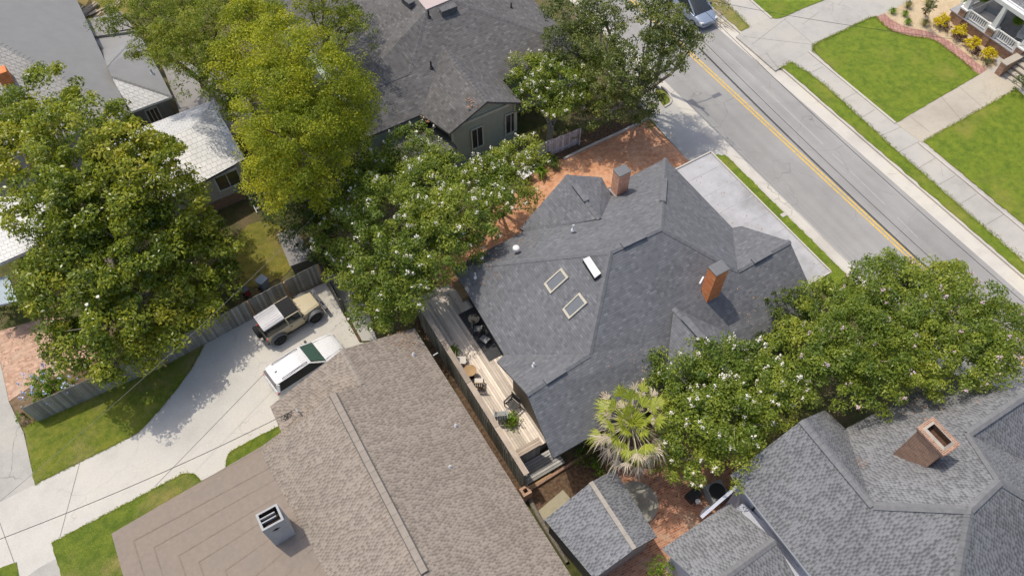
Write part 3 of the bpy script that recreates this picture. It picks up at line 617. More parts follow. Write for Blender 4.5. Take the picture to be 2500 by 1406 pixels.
# --- brown roofed house, foreground left
b = {k: P(x, y, z) for k, (x, y, z) in dict(C=(1012, 801, 3.), A=(659, 992, 3.), A2=(690, 1062, 3.), ap=(835, 853, 4.88), rn=(882, 938, 4.9), v0=(812, 962, 5.5), v1=(1037, 1398, 5.5), Bt=(632, 1098, 3.12), Bb=(800, 1406, 4.25), P0=(272, 1302, 2.85), H1=(579, 1379, 3.75)).items()}
CS = P(1395, 1406, 3.)
def ext(a, c, y): a, c = np.array(a), np.array(c); t = (y-a[1])/(c[1]-a[1]); return a+(c-a)*t
YS = 1.0
lpq = b['v0']+np.array([-1, 0, -.44]); b['Bb'] = PL(800, 1406, b['v0'], b['v1'], lpq); b['Bt'] = PL(640, 1112, b['v0'], b['v1'], lpq); b['Be'] = P(640, 1088, 3.0)
b['Cx'] = ext(b['C'], CS, YS); b['vx'] = ext(b['v0'], b['v1'], YS); b['Bx'] = onplane(b['Bb'][0]+.1, YS, b['v0'], b['v1'], lpq); b['Px'] = ext(b['P0'], P(301, 1406, 2.85), YS)
b['H2'] = np.array([b['Bb'][0]-.6, b['Bb'][1]-.9, b['Bb'][2]+.0])
BH = house('brown_roofed_house', (2, 12, 0), 'house with large mottled brown shingle roof and grey stucco chimney, in the foreground')
rf = roof(BH, [[b['C'], b['Cx'], b['vx'], b['v0'], b['rn'], b['ap']], [b['ap'], b['A'], b['A2'], b['v0'], b['rn']], [b['v0'], b['A2'], b['Be'], b['Bt']], [b['v0'], b['Bt'], b['Bb'], b['Bx'], b['vx']]], 'shingle_brown', 'fascia_brown')
lr = roof(BH, [[b['P0'], b['Be'], b['Bt'], b['Bb'], b['H2']], [b['P0'], b['H2'], (b['H2'][0], YS, b['H2'][2]), b['Px']], [b['H2'], b['Bb'], b['Bx'], (b['H2'][0], YS, b['H2'][2])]], 'roll_roof', 'fascia_brown', name='low_roof')
# lapped courses of the roll roofing
m = MB(); N_ = np.cross(b['Bt']-b['P0'], b['H2']-b['P0']); N_ /= np.linalg.norm(N_); N_ = N_ if N_[2] > 0 else -N_
for k in range(1, 9):
    t = (k+random.uniform(-.12, .12))/9; a, c, e = mid(b['P0'], b['H2'], t), mid(b['Bt'], b['Bb'], t), mid(b['Px'], (b['H2'][0], YS, b['H2'][2]), t)
    m.beam(a+[0, 0, .008], c+[0, 0, .008], .06, .012); m.beam(a+[0, 0, .008], e+[0, 0, .008], .06, .012)
plain('roll_roof_dark', (.235, .193, .156), .92, .1, var=.15, scale=4); m.build('lap_seams', 'roll_roof_dark', lr)
caps(rf, [(b['ap'], b['rn'])], 'cap_brown', .3)
m = MB(); dv = (b['v1']-b['v0']); dv /= np.linalg.norm(dv); L = np.linalg.norm(b['v1']-b['v0'])
for k in range(34):
    a = b['v0']+dv*L*k/34
    m.beam(a+[0, 0, .07], a+dv*L/34+[0, 0, .075+.01*(k % 2)], .3, .09)
m.build('ridge_vent', 'cap_brown', rf)
m = MB()
for sgn in (-1, 1): m.beam(b['v0']+[sgn*.17, 0, .02], b['v1']+[sgn*.17, 0, .02], .05, .07)
m.build('vent_edge', 'fascia_dark', rf)
Rp = (b['C'], b['Cx'], b['v0'])
for px in ((1010, 866), (1113, 1040), (1099, 1140)): pipe(rf, PL(*px, *Rp), h=.22, r=.045)
Lp = (b['v0'], b['A2'], b['Bb'])
roof_litter(rf, (985, 830), Rp, 70, .5, 'leaf_litter')
# stucco chimney with a partitioned flue
cz = 5.95; ct = [P(x, y, cz) for x, y in ((626, 1254), (668, 1233), (690, 1270), (648, 1291))]; cc_ = sum(ct)/4
m = MB(); base = [(cc_[0]+x*.52+.12, cc_[1]+y*.42-.1, 3.2) for x, y in ((-1, 1), (1, 1), (1, -1), (-1, -1))]
ct = [(cc_[0]+x*.5, cc_[1]+y*.42, cz) for x, y in ((-1, 1), (1, 1), (1, -1), (-1, -1))]
base = [(x, y, 3.2) for x, y, z in ct]
ci = [(cc_[0]+x*.4, cc_[1]+y*.33, cz) for x, y in ((-1, 1), (1, 1), (1, -1), (-1, -1))]
for k in range(4):
    j = (k+1) % 4; m.face([base[j], base[k], ct[k], ct[j]]); m.face([ct[k], ci[k], ci[j], ct[j]])
ch = m.build('chimney', 'stucco_white', BH)
m = MB()
for k in range(4):
    j = (k+1) % 4; m.face([ci[k], ci[j], (ci[j][0], ci[j][1], cz-.45), (ci[k][0], ci[k][1], cz-.45)])
m.face([(x, y, cz-.45) for x, y, z in ci]); m.build('flue', 'soot', ch)
for t in (.32, .62):
    m = MB(); x = ci[0][0]+(ci[1][0]-ci[0][0])*0; y = ci[0][1]+(ci[3][1]-ci[0][1])*t; m.box((cc_[0]-.06, y, cz-.1), (.66, .05, .2)); m.build('flue_partition', 'stucco_white', ch)
m = MB(); yb = cc_[1]-.42-.004; m.face([(cc_[0]-.2, yb, cz-.55), (cc_[0], yb, cz-.68), (cc_[0]+.2, yb, cz-.55), (cc_[0], yb, cz-.42)]); m.build('diamond_vent', 'soot', ch)
m = MB(); xb = cc_[0]+.5+.004; m.face([(xb, cc_[1]-.15, cz-.55), (xb, cc_[1], cz-.68), (xb, cc_[1]+.15, cz-.55), (xb, cc_[1], cz-.42)]); m.build('diamond_vent', 'soot', ch)
m = MB(); p = PL(697, 1243, *Lp); m.box(p+[0, 0, .1], (.16, .3, .2), .2); m.build('roof_vent', 'pipe_white', BH)
walls(BH, [(-1.7, 20.7), (5.8, 20.7), (5.8, YS+.4), (-10.6, YS+.4), (-10.6, 18.5), (-1.7, 18.5)], 2.8, 'siding_grey')
m = MB(); m.face([(b['A'][0]+.4, 20.6, 2.7), (b['C'][0]-.4, 20.6, 2.7), (b['ap'][0], 20.6, b['ap'][2]-.25)]); m.build('gable_wall', 'siding_grey', BH)
# service mast with coiled cable
mp = PL(738, 1016, *Lp); mt = np.array(P(722, 998, mp[2]+.55)); 
m = MB(); m.tube([mp-[0, 0, .2], mp+[0, 0, .45], mp+[-.08, .02, .62], mt], [.045, .045, .04, .04], 8); ms_ = m.build('service_mast', 'zinc', BH)
m = MB(); pts = []
for k in range(60): a = k*.75; pts.append(mt+np.array([-.35-.006*k+.16*cos(a), -.1+.13*sin(a)*.8, -.12+.1*sin(a*1.3)]))
m.tube(pts, .012, 4, cap=False); m.build('cable_coil', 'metal_black', ms_)

# --- grey roofed house, lower right
ZR = 4.4
g = {k: P(x, y, z) for k, (x, y, z) in dict(gl=(1785, 1158, ZR), gr=(2014, 1000, ZR+.05), v=(2064, 1046, ZR), a0=(2132, 1233, 7.36), a1=(1958, 1025, 7.36), P0=(2369, 1243, 9.25), P2=(2441, 1174, 9.25), P1=(2364, 1058, 7.3), P1e=(2500, 962, 7.3), N1=(2322, 912, ZR)).items()}
GH = house('grey_roofed_house', (20, 3, 0), 'house with big cross-gabled grey shingle roof and open-topped brown brick chimney')
mx = .97; xl = g['gl'][0]
g['P1e'] = P(2506, 963, 7.3); xE = g['P1e'][0]; g['N1'] = P(2322, 912, ZR); g['SWc'] = np.array([xl, -8, ZR])
g['SPk'] = np.array([g['P0'][0], g['P0'][1], 9.25]); dpt = (9.25-ZR)/mx
g['SW'] = np.array([xl+.05, g['P0'][1]-5.5, ZR]); g['SE'] = np.array([g['P2'][0]+5.5, g['P2'][1]-5.5, ZR]); g['E'] = np.array([g['P2'][0]+5.4, g['P1'][1]-2.4, 4.6])
ev = np.array([min(29.0, xE-.2), g['P1'][1]-2.9, 4.6])
rf = roof(GH, [[g['gl'], g['SW'], g['P0'], g['a0'], g['a1']], [g['a1'], g['a0'], g['v'], g['gr']], [g['v'], g['a0'], g['P0'], g['P2'], g['P1'], g['P1e'], g['N1']], [g['P0'], g['SW'], g['SE'], g['P2']], [g['P2'], g['SE'], ev, g['P1']], [g['P1'], ev, (xE, ev[1], 4.6), g['P1e']]], 'shingle_grey', 'fascia_white')
caps(rf, [(g['a1'], g['a0']), (g['a0'], g['P0']), (g['P0'], g['P2']), (g['P2'], g['P1']), (g['P1'], g['P1e']), (g['P0'], g['SW']), (g['P2'], g['SE'])], 'cap_grey', .36)
Nq = (g['v'], g['a0'], g['P0']); cb = PL(2262, 1118, *Nq)
cht = sum(P(x, y, cb[2]+2.2) for x, y in ((2205+35, 1043), (2278, 1015), (2345, 1084), (2306, 1112)))/4
flash_z[0] = -50; chimney(rf, (cht[0], cht[1]), 1.05, .72, cb[2]-1.8, cb[2]+2.2, 'brick_brown', ax=-.07, corb=True, flash=None) if False else None
cz = cb[2]+1.9; tq = [P(x, y, cz) for x, y in ((2238, 1043), (2278, 1016), (2345, 1085), (2306, 1113))]; cc2 = sum(tq)/4
L1 = np.linalg.norm(tq[1]-tq[0]); L2 = np.linalg.norm(tq[2]-tq[1]); ax = atan2(tq[1][1]-tq[0][1], tq[1][0]-tq[0][0])
chimney(rf, cc2, L1-.2, L2-.2, cb[2]-2., cz, 'brick_brown', ax=ax, corb=True, flash=None)
roof_litter(rf, (2230, 985), Nq, 60, .9, 'leaf_litter'); roof_litter(rf, (2080, 1130), Nq, 40, .3, 'leaf_litter')
walls(GH, [(xl+.5, g['v'][1]-.5), (26, g['v'][1]-.5), (26, -6), (xl+.5, -6)], ZR-.1, 'wall_shade_tint'); walls(GH, [(xl+.5, g['gl'][1]-.4), (g['gr'][0]-.5, g['gl'][1]-.4), (g['gr'][0]-.5, g['v'][1]-.6), (xl+.5, g['v'][1]-.6)], ZR-.1, 'wall_shade_tint')
m = MB(); yg = g['gl'][1]-.42; m.face([(xl+.5, yg, ZR-.15), (g['gr'][0]-.5, yg, ZR-.15), (g['a1'][0], yg, g['a1'][2]-.45)]); m.build('gable_wall', 'wall_shade_tint', GH)
# lean-to with its own little gable
zk = 2.9; k = {n: P(x, y, z) for n, (x, y, z) in dict(r0=(1892, 1318, 4.0), r1=(1770, 1412, 4.0), t=(1780, 1226, zk), c=(1617, 1338, zk), t2=(1915, 1440, zk)).items()}
k['r1'] = k['r0']+(k['r1']-k['r0'])*1.25; k['c2'] = k['c']+(k['r1']-k['c'])*1; 
r1 = np.array([k['c'][0]+.0, k['r0'][1], 4.0]); c_ = k['c']; t_ = k['t']; r0 = k['r0']
r1 = np.array([min(c_[0]+.3, r0[0]-2), r0[1]-.1, 4.0])
s_ = np.array([c_[0]+.2, 2*r0[1]-c_[1], zk]); s2_ = np.array([r0[0], 2*r0[1]-t_[1], zk])
lt = roof(GH, [[r1, c_, t_, r0], [r1, r0, s2_, s_]], 'shingle_grey', 'fascia_white', name='lean_to_roof'); caps(lt, [(r0, r1)], 'cap_grey', .36)
walls(GH, [(c_[0]+.4, c_[1]-.4), (t_[0]+.6, t_[1]-.35), (t_[0]+1.5, s_[1]+.3), (c_[0]+.5, s_[1]+.3)], zk-.1, 'wall_shade_tint', name='lean_to_wall')
m = MB(); gp = P(1800, 1186, 3.6); m.beam(P(1712, 1262, 2.8), P(1800, 1186, 3.9), .16, .04); m.build('eave_board', 'wall_shade_tint', GH)

# --- grey roofed shed
SH = empty('garden_shed', (9.2, 7.3, 0), 0, 'small shed with blue-grey gable roof and pale tan ridge strip', 'shed')
q = {n: P(x, y, z) for n, (x, y, z) in dict(NL=(1329, 1268, 2.3), NR=(1500, 1145, 2.3), SR=(1604, 1309, 2.3), N=(1442, 1177, 3.2), S=(1549, 1340, 3.2), SL=(1450, 1412, 2.3)).items()}
rf = roof(SH, [[q['NL'], q['SL'], q['S'], q['N']], [q['N'], q['S'], q['SR'], q['NR']]], 'shingle_shed', 'fascia_dark')
m = MB(); dv = q['S']-q['N']
for i in range(15): m.beam(q['N']+dv*i/15+[0, 0, .05], q['N']+dv*(i+1)/15+[0, 0, .05+.012*(i % 2)], .22, .06)
plain('cap_pale', (.36, .33, .29), .9, .1, var=.1, scale=3); m.build('ridge_cap', 'cap_pale', rf)
ctr = (q['NL']+q['SR'])/2; wl = [ctr+(x-ctr)*.9 for x in (q['NL'], q['NR'], q['SR'], q['SL'])]; walls(SH, [x[:2] for x in wl], 2.3, 'siding_grey')

# --- green house at the back
ZG = 4.0
h = {n: P(x, y, z) for n, (x, y, z) in dict(g1=(1189, 249, 5.56), gl=(1097, 327, ZG), nt=(1028, 280, ZG), ew=(868, 348, ZG), g0=(1081, 115, 5.56), w0=(1000, 177, 5.24), w1=(850, 237, 5.24), h1=(1041, 26, 6.76), h2=(1104, 0, 6.76), se=(1388, 112, ZG), wn=(770, 130, ZG), ne=(1296, -6, ZG)).items()}
h['gr'] = np.array([2*h['g1'][0]-h['gl'][0], h['gl'][1], ZG]); yb = h['h1'][1]+9
h['grv'] = np.array([h['gr'][0], h['nt'][1], ZG]); h['h1n'] = np.array([h['h1'][0], yb, 6.76]); h['h2n'] = np.array([h['h2'][0], yb, 6.76]); h['nw'] = np.array([h['wn'][0]-1, yb+5, ZG]); h['nee'] = np.array([h['ne'][0], yb+5, ZG])
h['se2'] = np.array([h['ne'][0], h['nt'][1], ZG])
LH = house('green_house', (17, 38, 0), 'sage green clapboard house with dark charcoal hip roof and flat pink deck on top')
Sg = (h['h1'], h['w0'], h['nt'])
rf = roof(LH, [[h['w1'], h['ew'], h['nt'], h['grv'], h['se2'], h['h2'], h['h1'], h['w0']], [h['g0'], h['g1'], h['gl'], h['nt']], [h['g0'], h['grv'], h['gr'], h['g1']], [h['w1'], h['w0'], h['h1'], h['h1n'], h['nw'], h['wn']], [h['h2'], h['se2'], h['nee'], h['h2n']], [h['h1'], h['h2'], h['h2n'], h['h1n']]], 'shingle_green_house', 'fascia_dark')
caps(rf, [(h['g0'], h['g1']), (h['h1'], h['w0']), (h['w0'], h['w1']), (h['h2'], h['se2'])], 'cap_plum', .3)
plain('deck_pink', (.5, .42, .4), .8, .2, var=.05); m = MB(); e = .12
m.prism([(h['h1'][0], h['h1'][1]), (h['h2'][0], h['h2'][1]), (h['h2n'][0], yb), (h['h1n'][0], yb)], 6.7, 6.83); m.build('roof_deck', 'deck_pink', LH)
def panel(a, b, wdt=.5, hh=.3):
    m = MB(); m.beam(np.array(a)+[0, 0, hh], np.array(b)+[0, 0, hh+.0], wdt, .12); m.beam(np.array(a)+[0, 0, hh/2-.1], np.array(b)+[0, 0, hh/2-.1], wdt*.8, hh); return m.build('box_vent', 'cap_plum', rf)
panel(PL(1076, 36, *Sg), PL(1113, 22, *Sg)); Wg = (h['h1'], h['w0'], h['nw']); panel(PL(986, 0, *Wg), PL(1007, 18, *Wg))
for px in ((1047, 42), (1053, 166)): pipe(rf, PL(*px, *Sg), 'metal_black', .5, .06)
pipe(rf, PL(1248, 20, h['h2'], h['se2'], h['nee']), 'metal_black', .4, .05)
plain('leaf_litter', (.36, .2, .11), .9, .1, var=.4, scale=6)
Gp = (h['g0'], h['gl'], h['g1']); Wq = (h['w1'], h['ew'], h['nt'])
lp = np.concatenate([np.array(PL(x, y, *Gp))+rng.normal(size=(n, 3))*[s, s, .01]+[0, 0, .05] for x, y, s, n in ((1073, 218, .16, 60), (1157, 248, .22, 40), (1060, 288, .4, 20))]); 
npmesh('leaf_litter', leafcards(lp, .18, .09, up=2), 4, 'leaf_litter', rng.random(len(lp)), rf)['kind'] = 'stuff'
walls(LH, [(h['gl'][0]+.35, h['gl'][1]+.4), (h['gr'][0]-.35, h['gl'][1]+.4), (h['gr'][0]-.35, yb+3), (h['ew'][0]+.6, yb+3), (h['ew'][0]+.6, h['nt'][1]+.4), (h['gl'][0]+.35, h['nt'][1]+.4)], ZG-.1, 'siding_green')
walls(LH, [(h['gr'][0]-.36, h['nt'][1]+.45), (h['se2'][0]-.6, h['nt'][1]+.45), (h['se2'][0]-.6, yb+2.9), (h['gr'][0]-.36, yb+2.9)], ZG-.1, 'siding_green')
m = MB(); yw_ = h['gl'][1]+.38; xa, xb = h['gl'][0]+.35, h['gr'][0]-.35
m.face([(xa, yw_, ZG-.1), (xb, yw_, ZG-.1), (h['g1'][0], yw_, h['g1'][2]-.35)]); m.build('gable_wall', 'siding_green', LH)
plain('trim_sage', (.5, .52, .42), .6); m = MB(); m.beam((xa, yw_-.05, ZG-.05), (xb, yw_-.05, ZG-.05), .06, .2); m.build('trim_board', 'trim_sage', LH)
for x in (xa, xb): m = MB(); m.box((x, yw_-.03, 1.9), (.14, .1, 3.8)); m.build('corner_board', 'trim_sage', LH)
for px in (1167, 1268):
    c = P(px, 345 if px < 1200 else 292, 2.2); x = xa+(px-1097)/(1280-1097)*(xb-xa); window(LH, (x-.42, yw_), (x+.42, yw_), 1.3, 3.1, (0, -1), 'trim_sage', 'glass_dark', 1)
# low roof in the notch with litter
q3 = [P(x, y, 2.9) for x, y in ((1030, 286), (1090, 345), (1060, 400), (960, 340))]; m = MB(); m.prism([(h['ew'][0]+2, h['nt'][1]+.3), (h['gl'][0]+.34, h['nt'][1]+.3), (h['gl'][0]+.34, h['gl'][1]-.2), (h['ew'][0]+2, h['gl'][1]-.2)], 2.6, 2.8, bottom=True); nr_ = m.build('notch_roof', 'shingle_green_house', LH)
lp = np.array(P(1022, 300, 2.85))+rng.normal(size=(110, 3))*[.6, .5, .01]; npmesh('leaf_litter', leafcards(lp, .2, .1, up=2), 4, 'leaf_litter', rng.random(len(lp)), LH)['kind'] = 'stuff'

# --- white clad house with metal roof, upper left
w = {n: P(x, y, z) for n, (x, y, z) in dict(t=(-40, 84, 7.4), se=(315, 277, 4.), ne=(172, -10, 4.), sw=(0, 412, 4.)).items()}
WH = house('metal_roofed_house', (-8, 50, 0), 'white house under a grey pressed-metal hip roof with low additions, behind the magnolia')
w['ne2'] = np.array([w['se'][0], 66, 4.]); w['tn'] = np.array([w['t'][0], 60, w['t'][2]]); w['sw'] = np.array([-18, w['se'][1]+.1, 4.]); w['t2'] = np.array([-14, w['t'][1], w['t'][2]])
rf = roof(WH, [[w['t'], w['se'], w['ne2'], w['tn']], [w['t'], w['t2'], w['sw'], w['se']], [w['t'], w['tn'], (-14, 60, w['t'][2]), w['t2']]], 'metal_grey', 'fascia_white')
me_ = rf.data; me_.materials.append(MATS['metal_shingle_grey']); 
roofS = [pl for pl in me_.polygons if pl.normal.z > .2 and pl.normal.y < -.3]
for pl in roofS: pl.material_index = 2
caps(rf, [(w['t'], w['se'])], 'metal_grey', .3)
walls(WH, [(-17.5, w['se'][1]+.5), (w['se'][0]-.45, w['se'][1]+.5), (w['se'][0]-.45, 65), (-17.5, 65)], 3.9, 'siding_white')
m = MB(); p = P(12, 190, 6.2); m.box((p[0], p[1], 5.2), (.7, .7, 3.2)); m.build('chimney', 'brick_red', WH)
zs = 3.2; u = {n: P(x, y, z) for n, (x, y, z) in dict(se=(420, 236, zs), sw=(318, 274, zs), ne=(352, 102, zs), nn=(325, 97, zs), nw=(247, 123, zs), p1=(262, 163, 4.5), p2=(272, 187, 4.5)).items()}
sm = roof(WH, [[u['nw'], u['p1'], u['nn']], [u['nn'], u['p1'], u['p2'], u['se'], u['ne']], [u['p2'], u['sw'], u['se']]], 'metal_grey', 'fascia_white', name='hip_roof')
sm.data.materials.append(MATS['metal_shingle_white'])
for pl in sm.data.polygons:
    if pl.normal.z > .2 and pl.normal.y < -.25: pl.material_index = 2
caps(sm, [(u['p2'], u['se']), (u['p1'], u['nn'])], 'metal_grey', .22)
pipe(sm, PL(372, 180, u['p2'], u['se'], u['ne']), 'zinc', .4, .06)
walls(WH, [(-2.3, u['sw'][1]+.4), (u['se'][0]-.4, u['sw'][1]+.4), (u['se'][0]-.4, u['ne'][1]-.2), (-2.3, u['ne'][1]-.2)], zs-.1, 'siding_grey', name='annexe_wall')
ys_ = u['sw'][1]+.4; window(WH, (u['se'][0]-2., ys_), (u['se'][0]-1.2, ys_), 1.2, 2.6, (0, -1), mull=2)
m = MB(); m.box((u['se'][0]-.75, ys_-.05, 1.9), (.7, .06, 1.5)); m.build('shutter', 'wood_grey', WH) if 'wood_grey' in MATS else None
def flat(pts, z, mat, name='flat_roof', th=.25):
    m = MB(); m.prism([tuple(P(x, y, z)[:2]) for x, y in pts], z-th, z, bottom=True); return m.build(name, mat, WH)
flat([(396, 160), (440, 150), (600, 180), (620, 330), (455, 318)], 2.3, 'metal_flat'); 
flat([(196, 52), (296, 28), (330, 76), (222, 90)], 3.1, 'metal_flat'); flat([(222, 88), (330, 75), (352, 105), (330, 96), (250, 122)], 2.9, 'metal_grey')
kz = 3.2; kk = {n: P(x, y, z) for n, (x, y, z) in dict(a=(488, 447, kz), b=(598, 388, kz), c=(468, 312, 4.3), d=(398, 322, 4.3), e=(330, 420, kz)).items()}
kk['e'] = np.array([-4.2, kk['a'][1], kz]); kk['d'] = np.array([-4.2, kk['c'][1], 4.3]); kr = roof(WH, [[kk['e'], kk['a'], kk['b'], kk['c'], kk['d']], [kk['d'], kk['c'], (kk['b'][0], kk['c'][1]+3, kz), (-4.2, kk['c'][1]+3, kz)], [kk['c'], kk['b'], (kk['b'][0], kk['c'][1]+3, kz)]], 'metal_shingle_white', 'fascia_dark', name='kitchen_roof')
yk = kk['a'][1]+.35; walls(WH, [(-4, yk), (kk['b'][0]-.3, yk), (kk['b'][0]-.3, yk+5), (-4, yk+5)], kz-.1, 'siding_white', .9, name='kitchen_wall')
m = MB(); m.prism([(-3.9, yk+.05), (kk['b'][0]-.35, yk+.05), (kk['b'][0]-.35, yk+5), (-3.9, yk+5)], -.1, .9); m.build('foundation', 'brick_brown', WH)
xk = P(518, 429, 2.6)[0]; window(WH, (xk, yk), (xk+1.5, yk), 1.55, 2.85, (0, -1), 'fascia_white', 'glass_dark', 1)
# back steps
st = [P(605, 478, .85), P(640, 470, .85)]; m = MB(); x0, x1, y0 = P(608, 480, .8)[0], P(655, 470, .8)[0], yk-.02
for i in range(5): m.box(((x0+x1)/2, y0-.14-.27*i, .8-.17*i), (x1-x0-.1, .24, .05))
stp = m.build('back_steps', 'wood_grey' if 'wood_grey' in MATS else 'siding_grey', WH)
for x in (x0, x1): m = MB(); m.beam((x, y0, .85), (x, y0-1.5, -.02), .06, .25); m.build('stringer', 'fascia_white', stp)
# low wing glimpsed at the left edge
flat([(-60, 585), (-60, 480), (120, 480), (160, 545), (72, 610), (0, 642), (-60, 660)], 3.3, 'metal_shingle_white', 'porch_roof'); 
m = MB(); pz = [P(x, y, 2.3) for x, y in ((-40, 690), (20, 672), (42, 735), (-40, 752))]; m.prism([p[:2] for p in pz], 2.15, 2.3, bottom=True); m.build('awning', 'siding_blue', WH)
# ------------------------------------------------------------------ fences, deck and what stands on it
wood('wood_grey', (.26, .25, .225), (.4, .385, .35)); wood('wood_fence', (.25, .24, .205), (.4, .385, .335)); wood('wood_dark', (.1, .1, .082), (.22, .215, .18)); wood('wood_privacy', (.2, .2, .16), (.34, .33, .28)); wood('wood_deck', (.68, .59, .49), (.84, .75, .65), grain=14)
wood('wood_cap', (.34, .27, .21), (.5, .425, .34)); wood('wood_orange', (.46, .29, .14), (.56, .38, .2)); wood('wood_white', (.5, .51, .55), (.6, .61, .64)); wood('wood_tan', (.4, .26, .13), (.52, .36, .2)); wood('wood_pale', (.38, .37, .35), (.5, .49, .46))
def board_fence(name, a, b, h, label, mat, bw=.14, post=None, npost=0, posts_at=None, group=None, z=0., side=1, gap=.012, railmat=None, lean=.0, cap=None):
    a, b = np.array([*a[:2], z]), np.array([*b[:2], z]); d = b-a; L = np.linalg.norm(d); d /= L; n = np.array([-d[1], d[0], 0.])*side; ax = atan2(d[1], d[0])
    t = empty(name, a, 0, label, 'fence', group); m = MB(); k = int(L/bw)
    for i in range(k):
        p = a+d*(i+.5)*L/k; hh = h+random.uniform(-.03, .03)
        m.box(p+n*random.uniform(-.006, .006)+[0, 0, hh/2+.03], (L/k-gap, .022, hh), ax, t=random.random(), )
    m.build('boards', mat, t)
    for zz in (.35, h-.3):
        m = MB(); m.beam(a-n*.04+[0, 0, zz], b-n*.04+[0, 0, zz], .045, .09); m.build('rail', railmat or mat, t)
    for s_ in (posts_at if posts_at is not None else np.linspace(0, 1, npost)):
        m = MB(); p = a+d*L*s_; m.box(p-n*.08*(1 if post is None else -1)+[0, 0, h/2+.02], (.1, .1, h+.06), ax); m.build('post', post or mat, t)
    if cap:
        m = MB(); nb = int(L/2.4)
        for i in range(nb): m.beam(a+d*L*i/nb+n*cap[1]+[0, 0, h+.05], a+d*(L*(i+1)/nb-.02)+n*cap[1]+[0, 0, h+.05], cap[0], .04, t=random.random())
        m.build('cap_board', cap[2], t)
    return t
plain('fence_side_shadowed', (.1, .1, .09), .9)
fa, fm, fb = P(95, 1029), P(395, 897), P(793, 684)
board_fence('board_fence', fa, fm, 1.75, 'weathered grey board fence running below the magnolia past the blue-flowered shrub', 'wood_fence', npost=4, side=-1, post=None)
board_fence('board_fence', fm, fb, 1.8, 'grey board fence with orange posts behind the parked off-road car', 'wood_fence', posts_at=(.02, .56, .78, .99), post='wood_orange', side=-1)
board_fence('board_fence', fb, P(840, 770), 1.7, 'short dark return of the grey fence at the corner of the drive', 'wood_dark', npost=3, side=-1)
board_fence('white_fence', (P(1412, 352)[0], P(1412, 352)[1]), P(1248, 420), 1.5, 'white board fence between the green house and the brick drive', 'wood_white', npost=3, side=-1, bw=.17, gap=.02)
# deck
DZ = .95
f0, f1 = P(1030, 768, 2.55), P(1266, 1128, 2.55); xf = (f0[0]+f1[0])/2
bottom_y = P(1266, 1130, 2.0)[1]
xi = P(1320, 1085, 1.9)[0]
DK = empty('timber_deck', (xf+1, 14, 0), 0, 'pale timber deck between the tall board fence and the charcoal roofed house', 'deck')
y1 = P(1080, 722, DZ)[1]; m = MB(); yb_ = P(1276, 1112, DZ)[1]; xd0, xd1 = xf+.12, 10.25; nb = int((xd1-xd0)/.14)
for i in range(nb):
    x = xd0+(i+.5)*(xd1-xd0)/nb; cuts = sorted([yb_, y1]+[random.uniform(yb_+1, y1-1) for _ in range(2)])
    for ya, yb2 in zip(cuts[:-1], cuts[1:]): m.beam((x, ya+.004, DZ-.02), (x, yb2-.004, DZ-.02), (xd1-xd0)/nb-.012, .035, t=random.random())
m.build('deck_boards', 'wood_deck', DK)
m = MB(); m.box(((xd0+xd1)/2, (yb_+y1)/2, DZ/2-.06), (xd1-xd0, y1-yb_, DZ-.1)); m.build('deck_frame', 'wood_dark', DK)
m = MB()
for i in range(4): m.beam((xd0+.1, y1+.15+.28*i, DZ-.2-.2*i), (xd0+2.6, y1+.15+.28*i, DZ-.2-.2*i), .27, .05, t=random.random())
m.build('deck_steps', 'wood_deck', DK)
m = MB(); yr = yb_; 
for i in range(3): m.beam((xd0-.02, yr-.1+.14*i-.14, 1.95), (xi+.1, yr-.1+.14*i-.14, 1.95), .125, .04, t=random.random())
rl = m.build('rail_cap', 'wood_cap', DK)
m = MB(); k_ = int((xi-xd0)/.13)
for i in range(k_): m.box((xd0+.06+(i+.5)*(xi-xd0)/k_, yr-.16, 1.02), ((xi-xd0)/k_-.012, .03, 1.8), t=random.random())
m.build('rail_boards', 'wood_grey', DK)
TF = board_fence('privacy_fence', (xf, P(1284, 1190, .8)[1]+.05), (xf, P(1030, 768, 2.5)[1]+.8), 2.5, 'tall weathered grey-green board fence with a weathered plank cap along the deck', 'wood_privacy', bw=.22, npost=8, side=1, gap=.07, cap=(.3, -.12, 'wood_cap'), railmat='wood_dark')
# landing below the deck end
LZ = .35; LD = empty('timber_landing', (xf+.9, bottom_y-.8, 0), 0, 'weathered grey timber landing and step below the deck end by the brick post', 'landing')
lq = [P(1272, 1146, LZ), P(1378, 1104, LZ), P(1392, 1130, LZ), P(1292, 1192, LZ)]
x0, x1, ya, yb2 = xf+.06, P(1350, 1150, LZ)[0]+.1, P(1285, 1190, LZ)[1]+.1, yr-.2; m = MB(); k_ = int((yb2-ya)/.14)
for i in range(k_): m.beam((x0, ya+(i+.5)*(yb2-ya)/k_, LZ-.02), (x1+(.7 if i > k_-8 else 0), ya+(i+.5)*(yb2-ya)/k_, LZ-.02), .128, .04, t=random.random())
m.build('landing_boards', 'wood_pale', LD); m = MB(); m.box(((x0+x1)/2, (ya+yb2)/2, .14), (x1-x0-.05, yb2-ya-.05, .28)); m.build('landing_frame', 'wood_dark', LD)
m = MB(); m.beam((x0+.2, ya-.1, .12), (x1-.2, ya-.1, .12), .16, .1); m.build('step', 'wood_orange', LD)
bp = P(1283, 1197, 1.0); bricks('brick_shaft', (.4, .2, .12), (.5, .28, .18), (.5, .4, .3), .22, .075, uv=True); BP = empty('brick_post', (bp[0], bp[1], 0), 0, 'hollow square brick post at the foot of the board fence', 'post')
m = MB(); o_ = [(-1, -1), (1, -1), (1, 1), (-1, 1)]
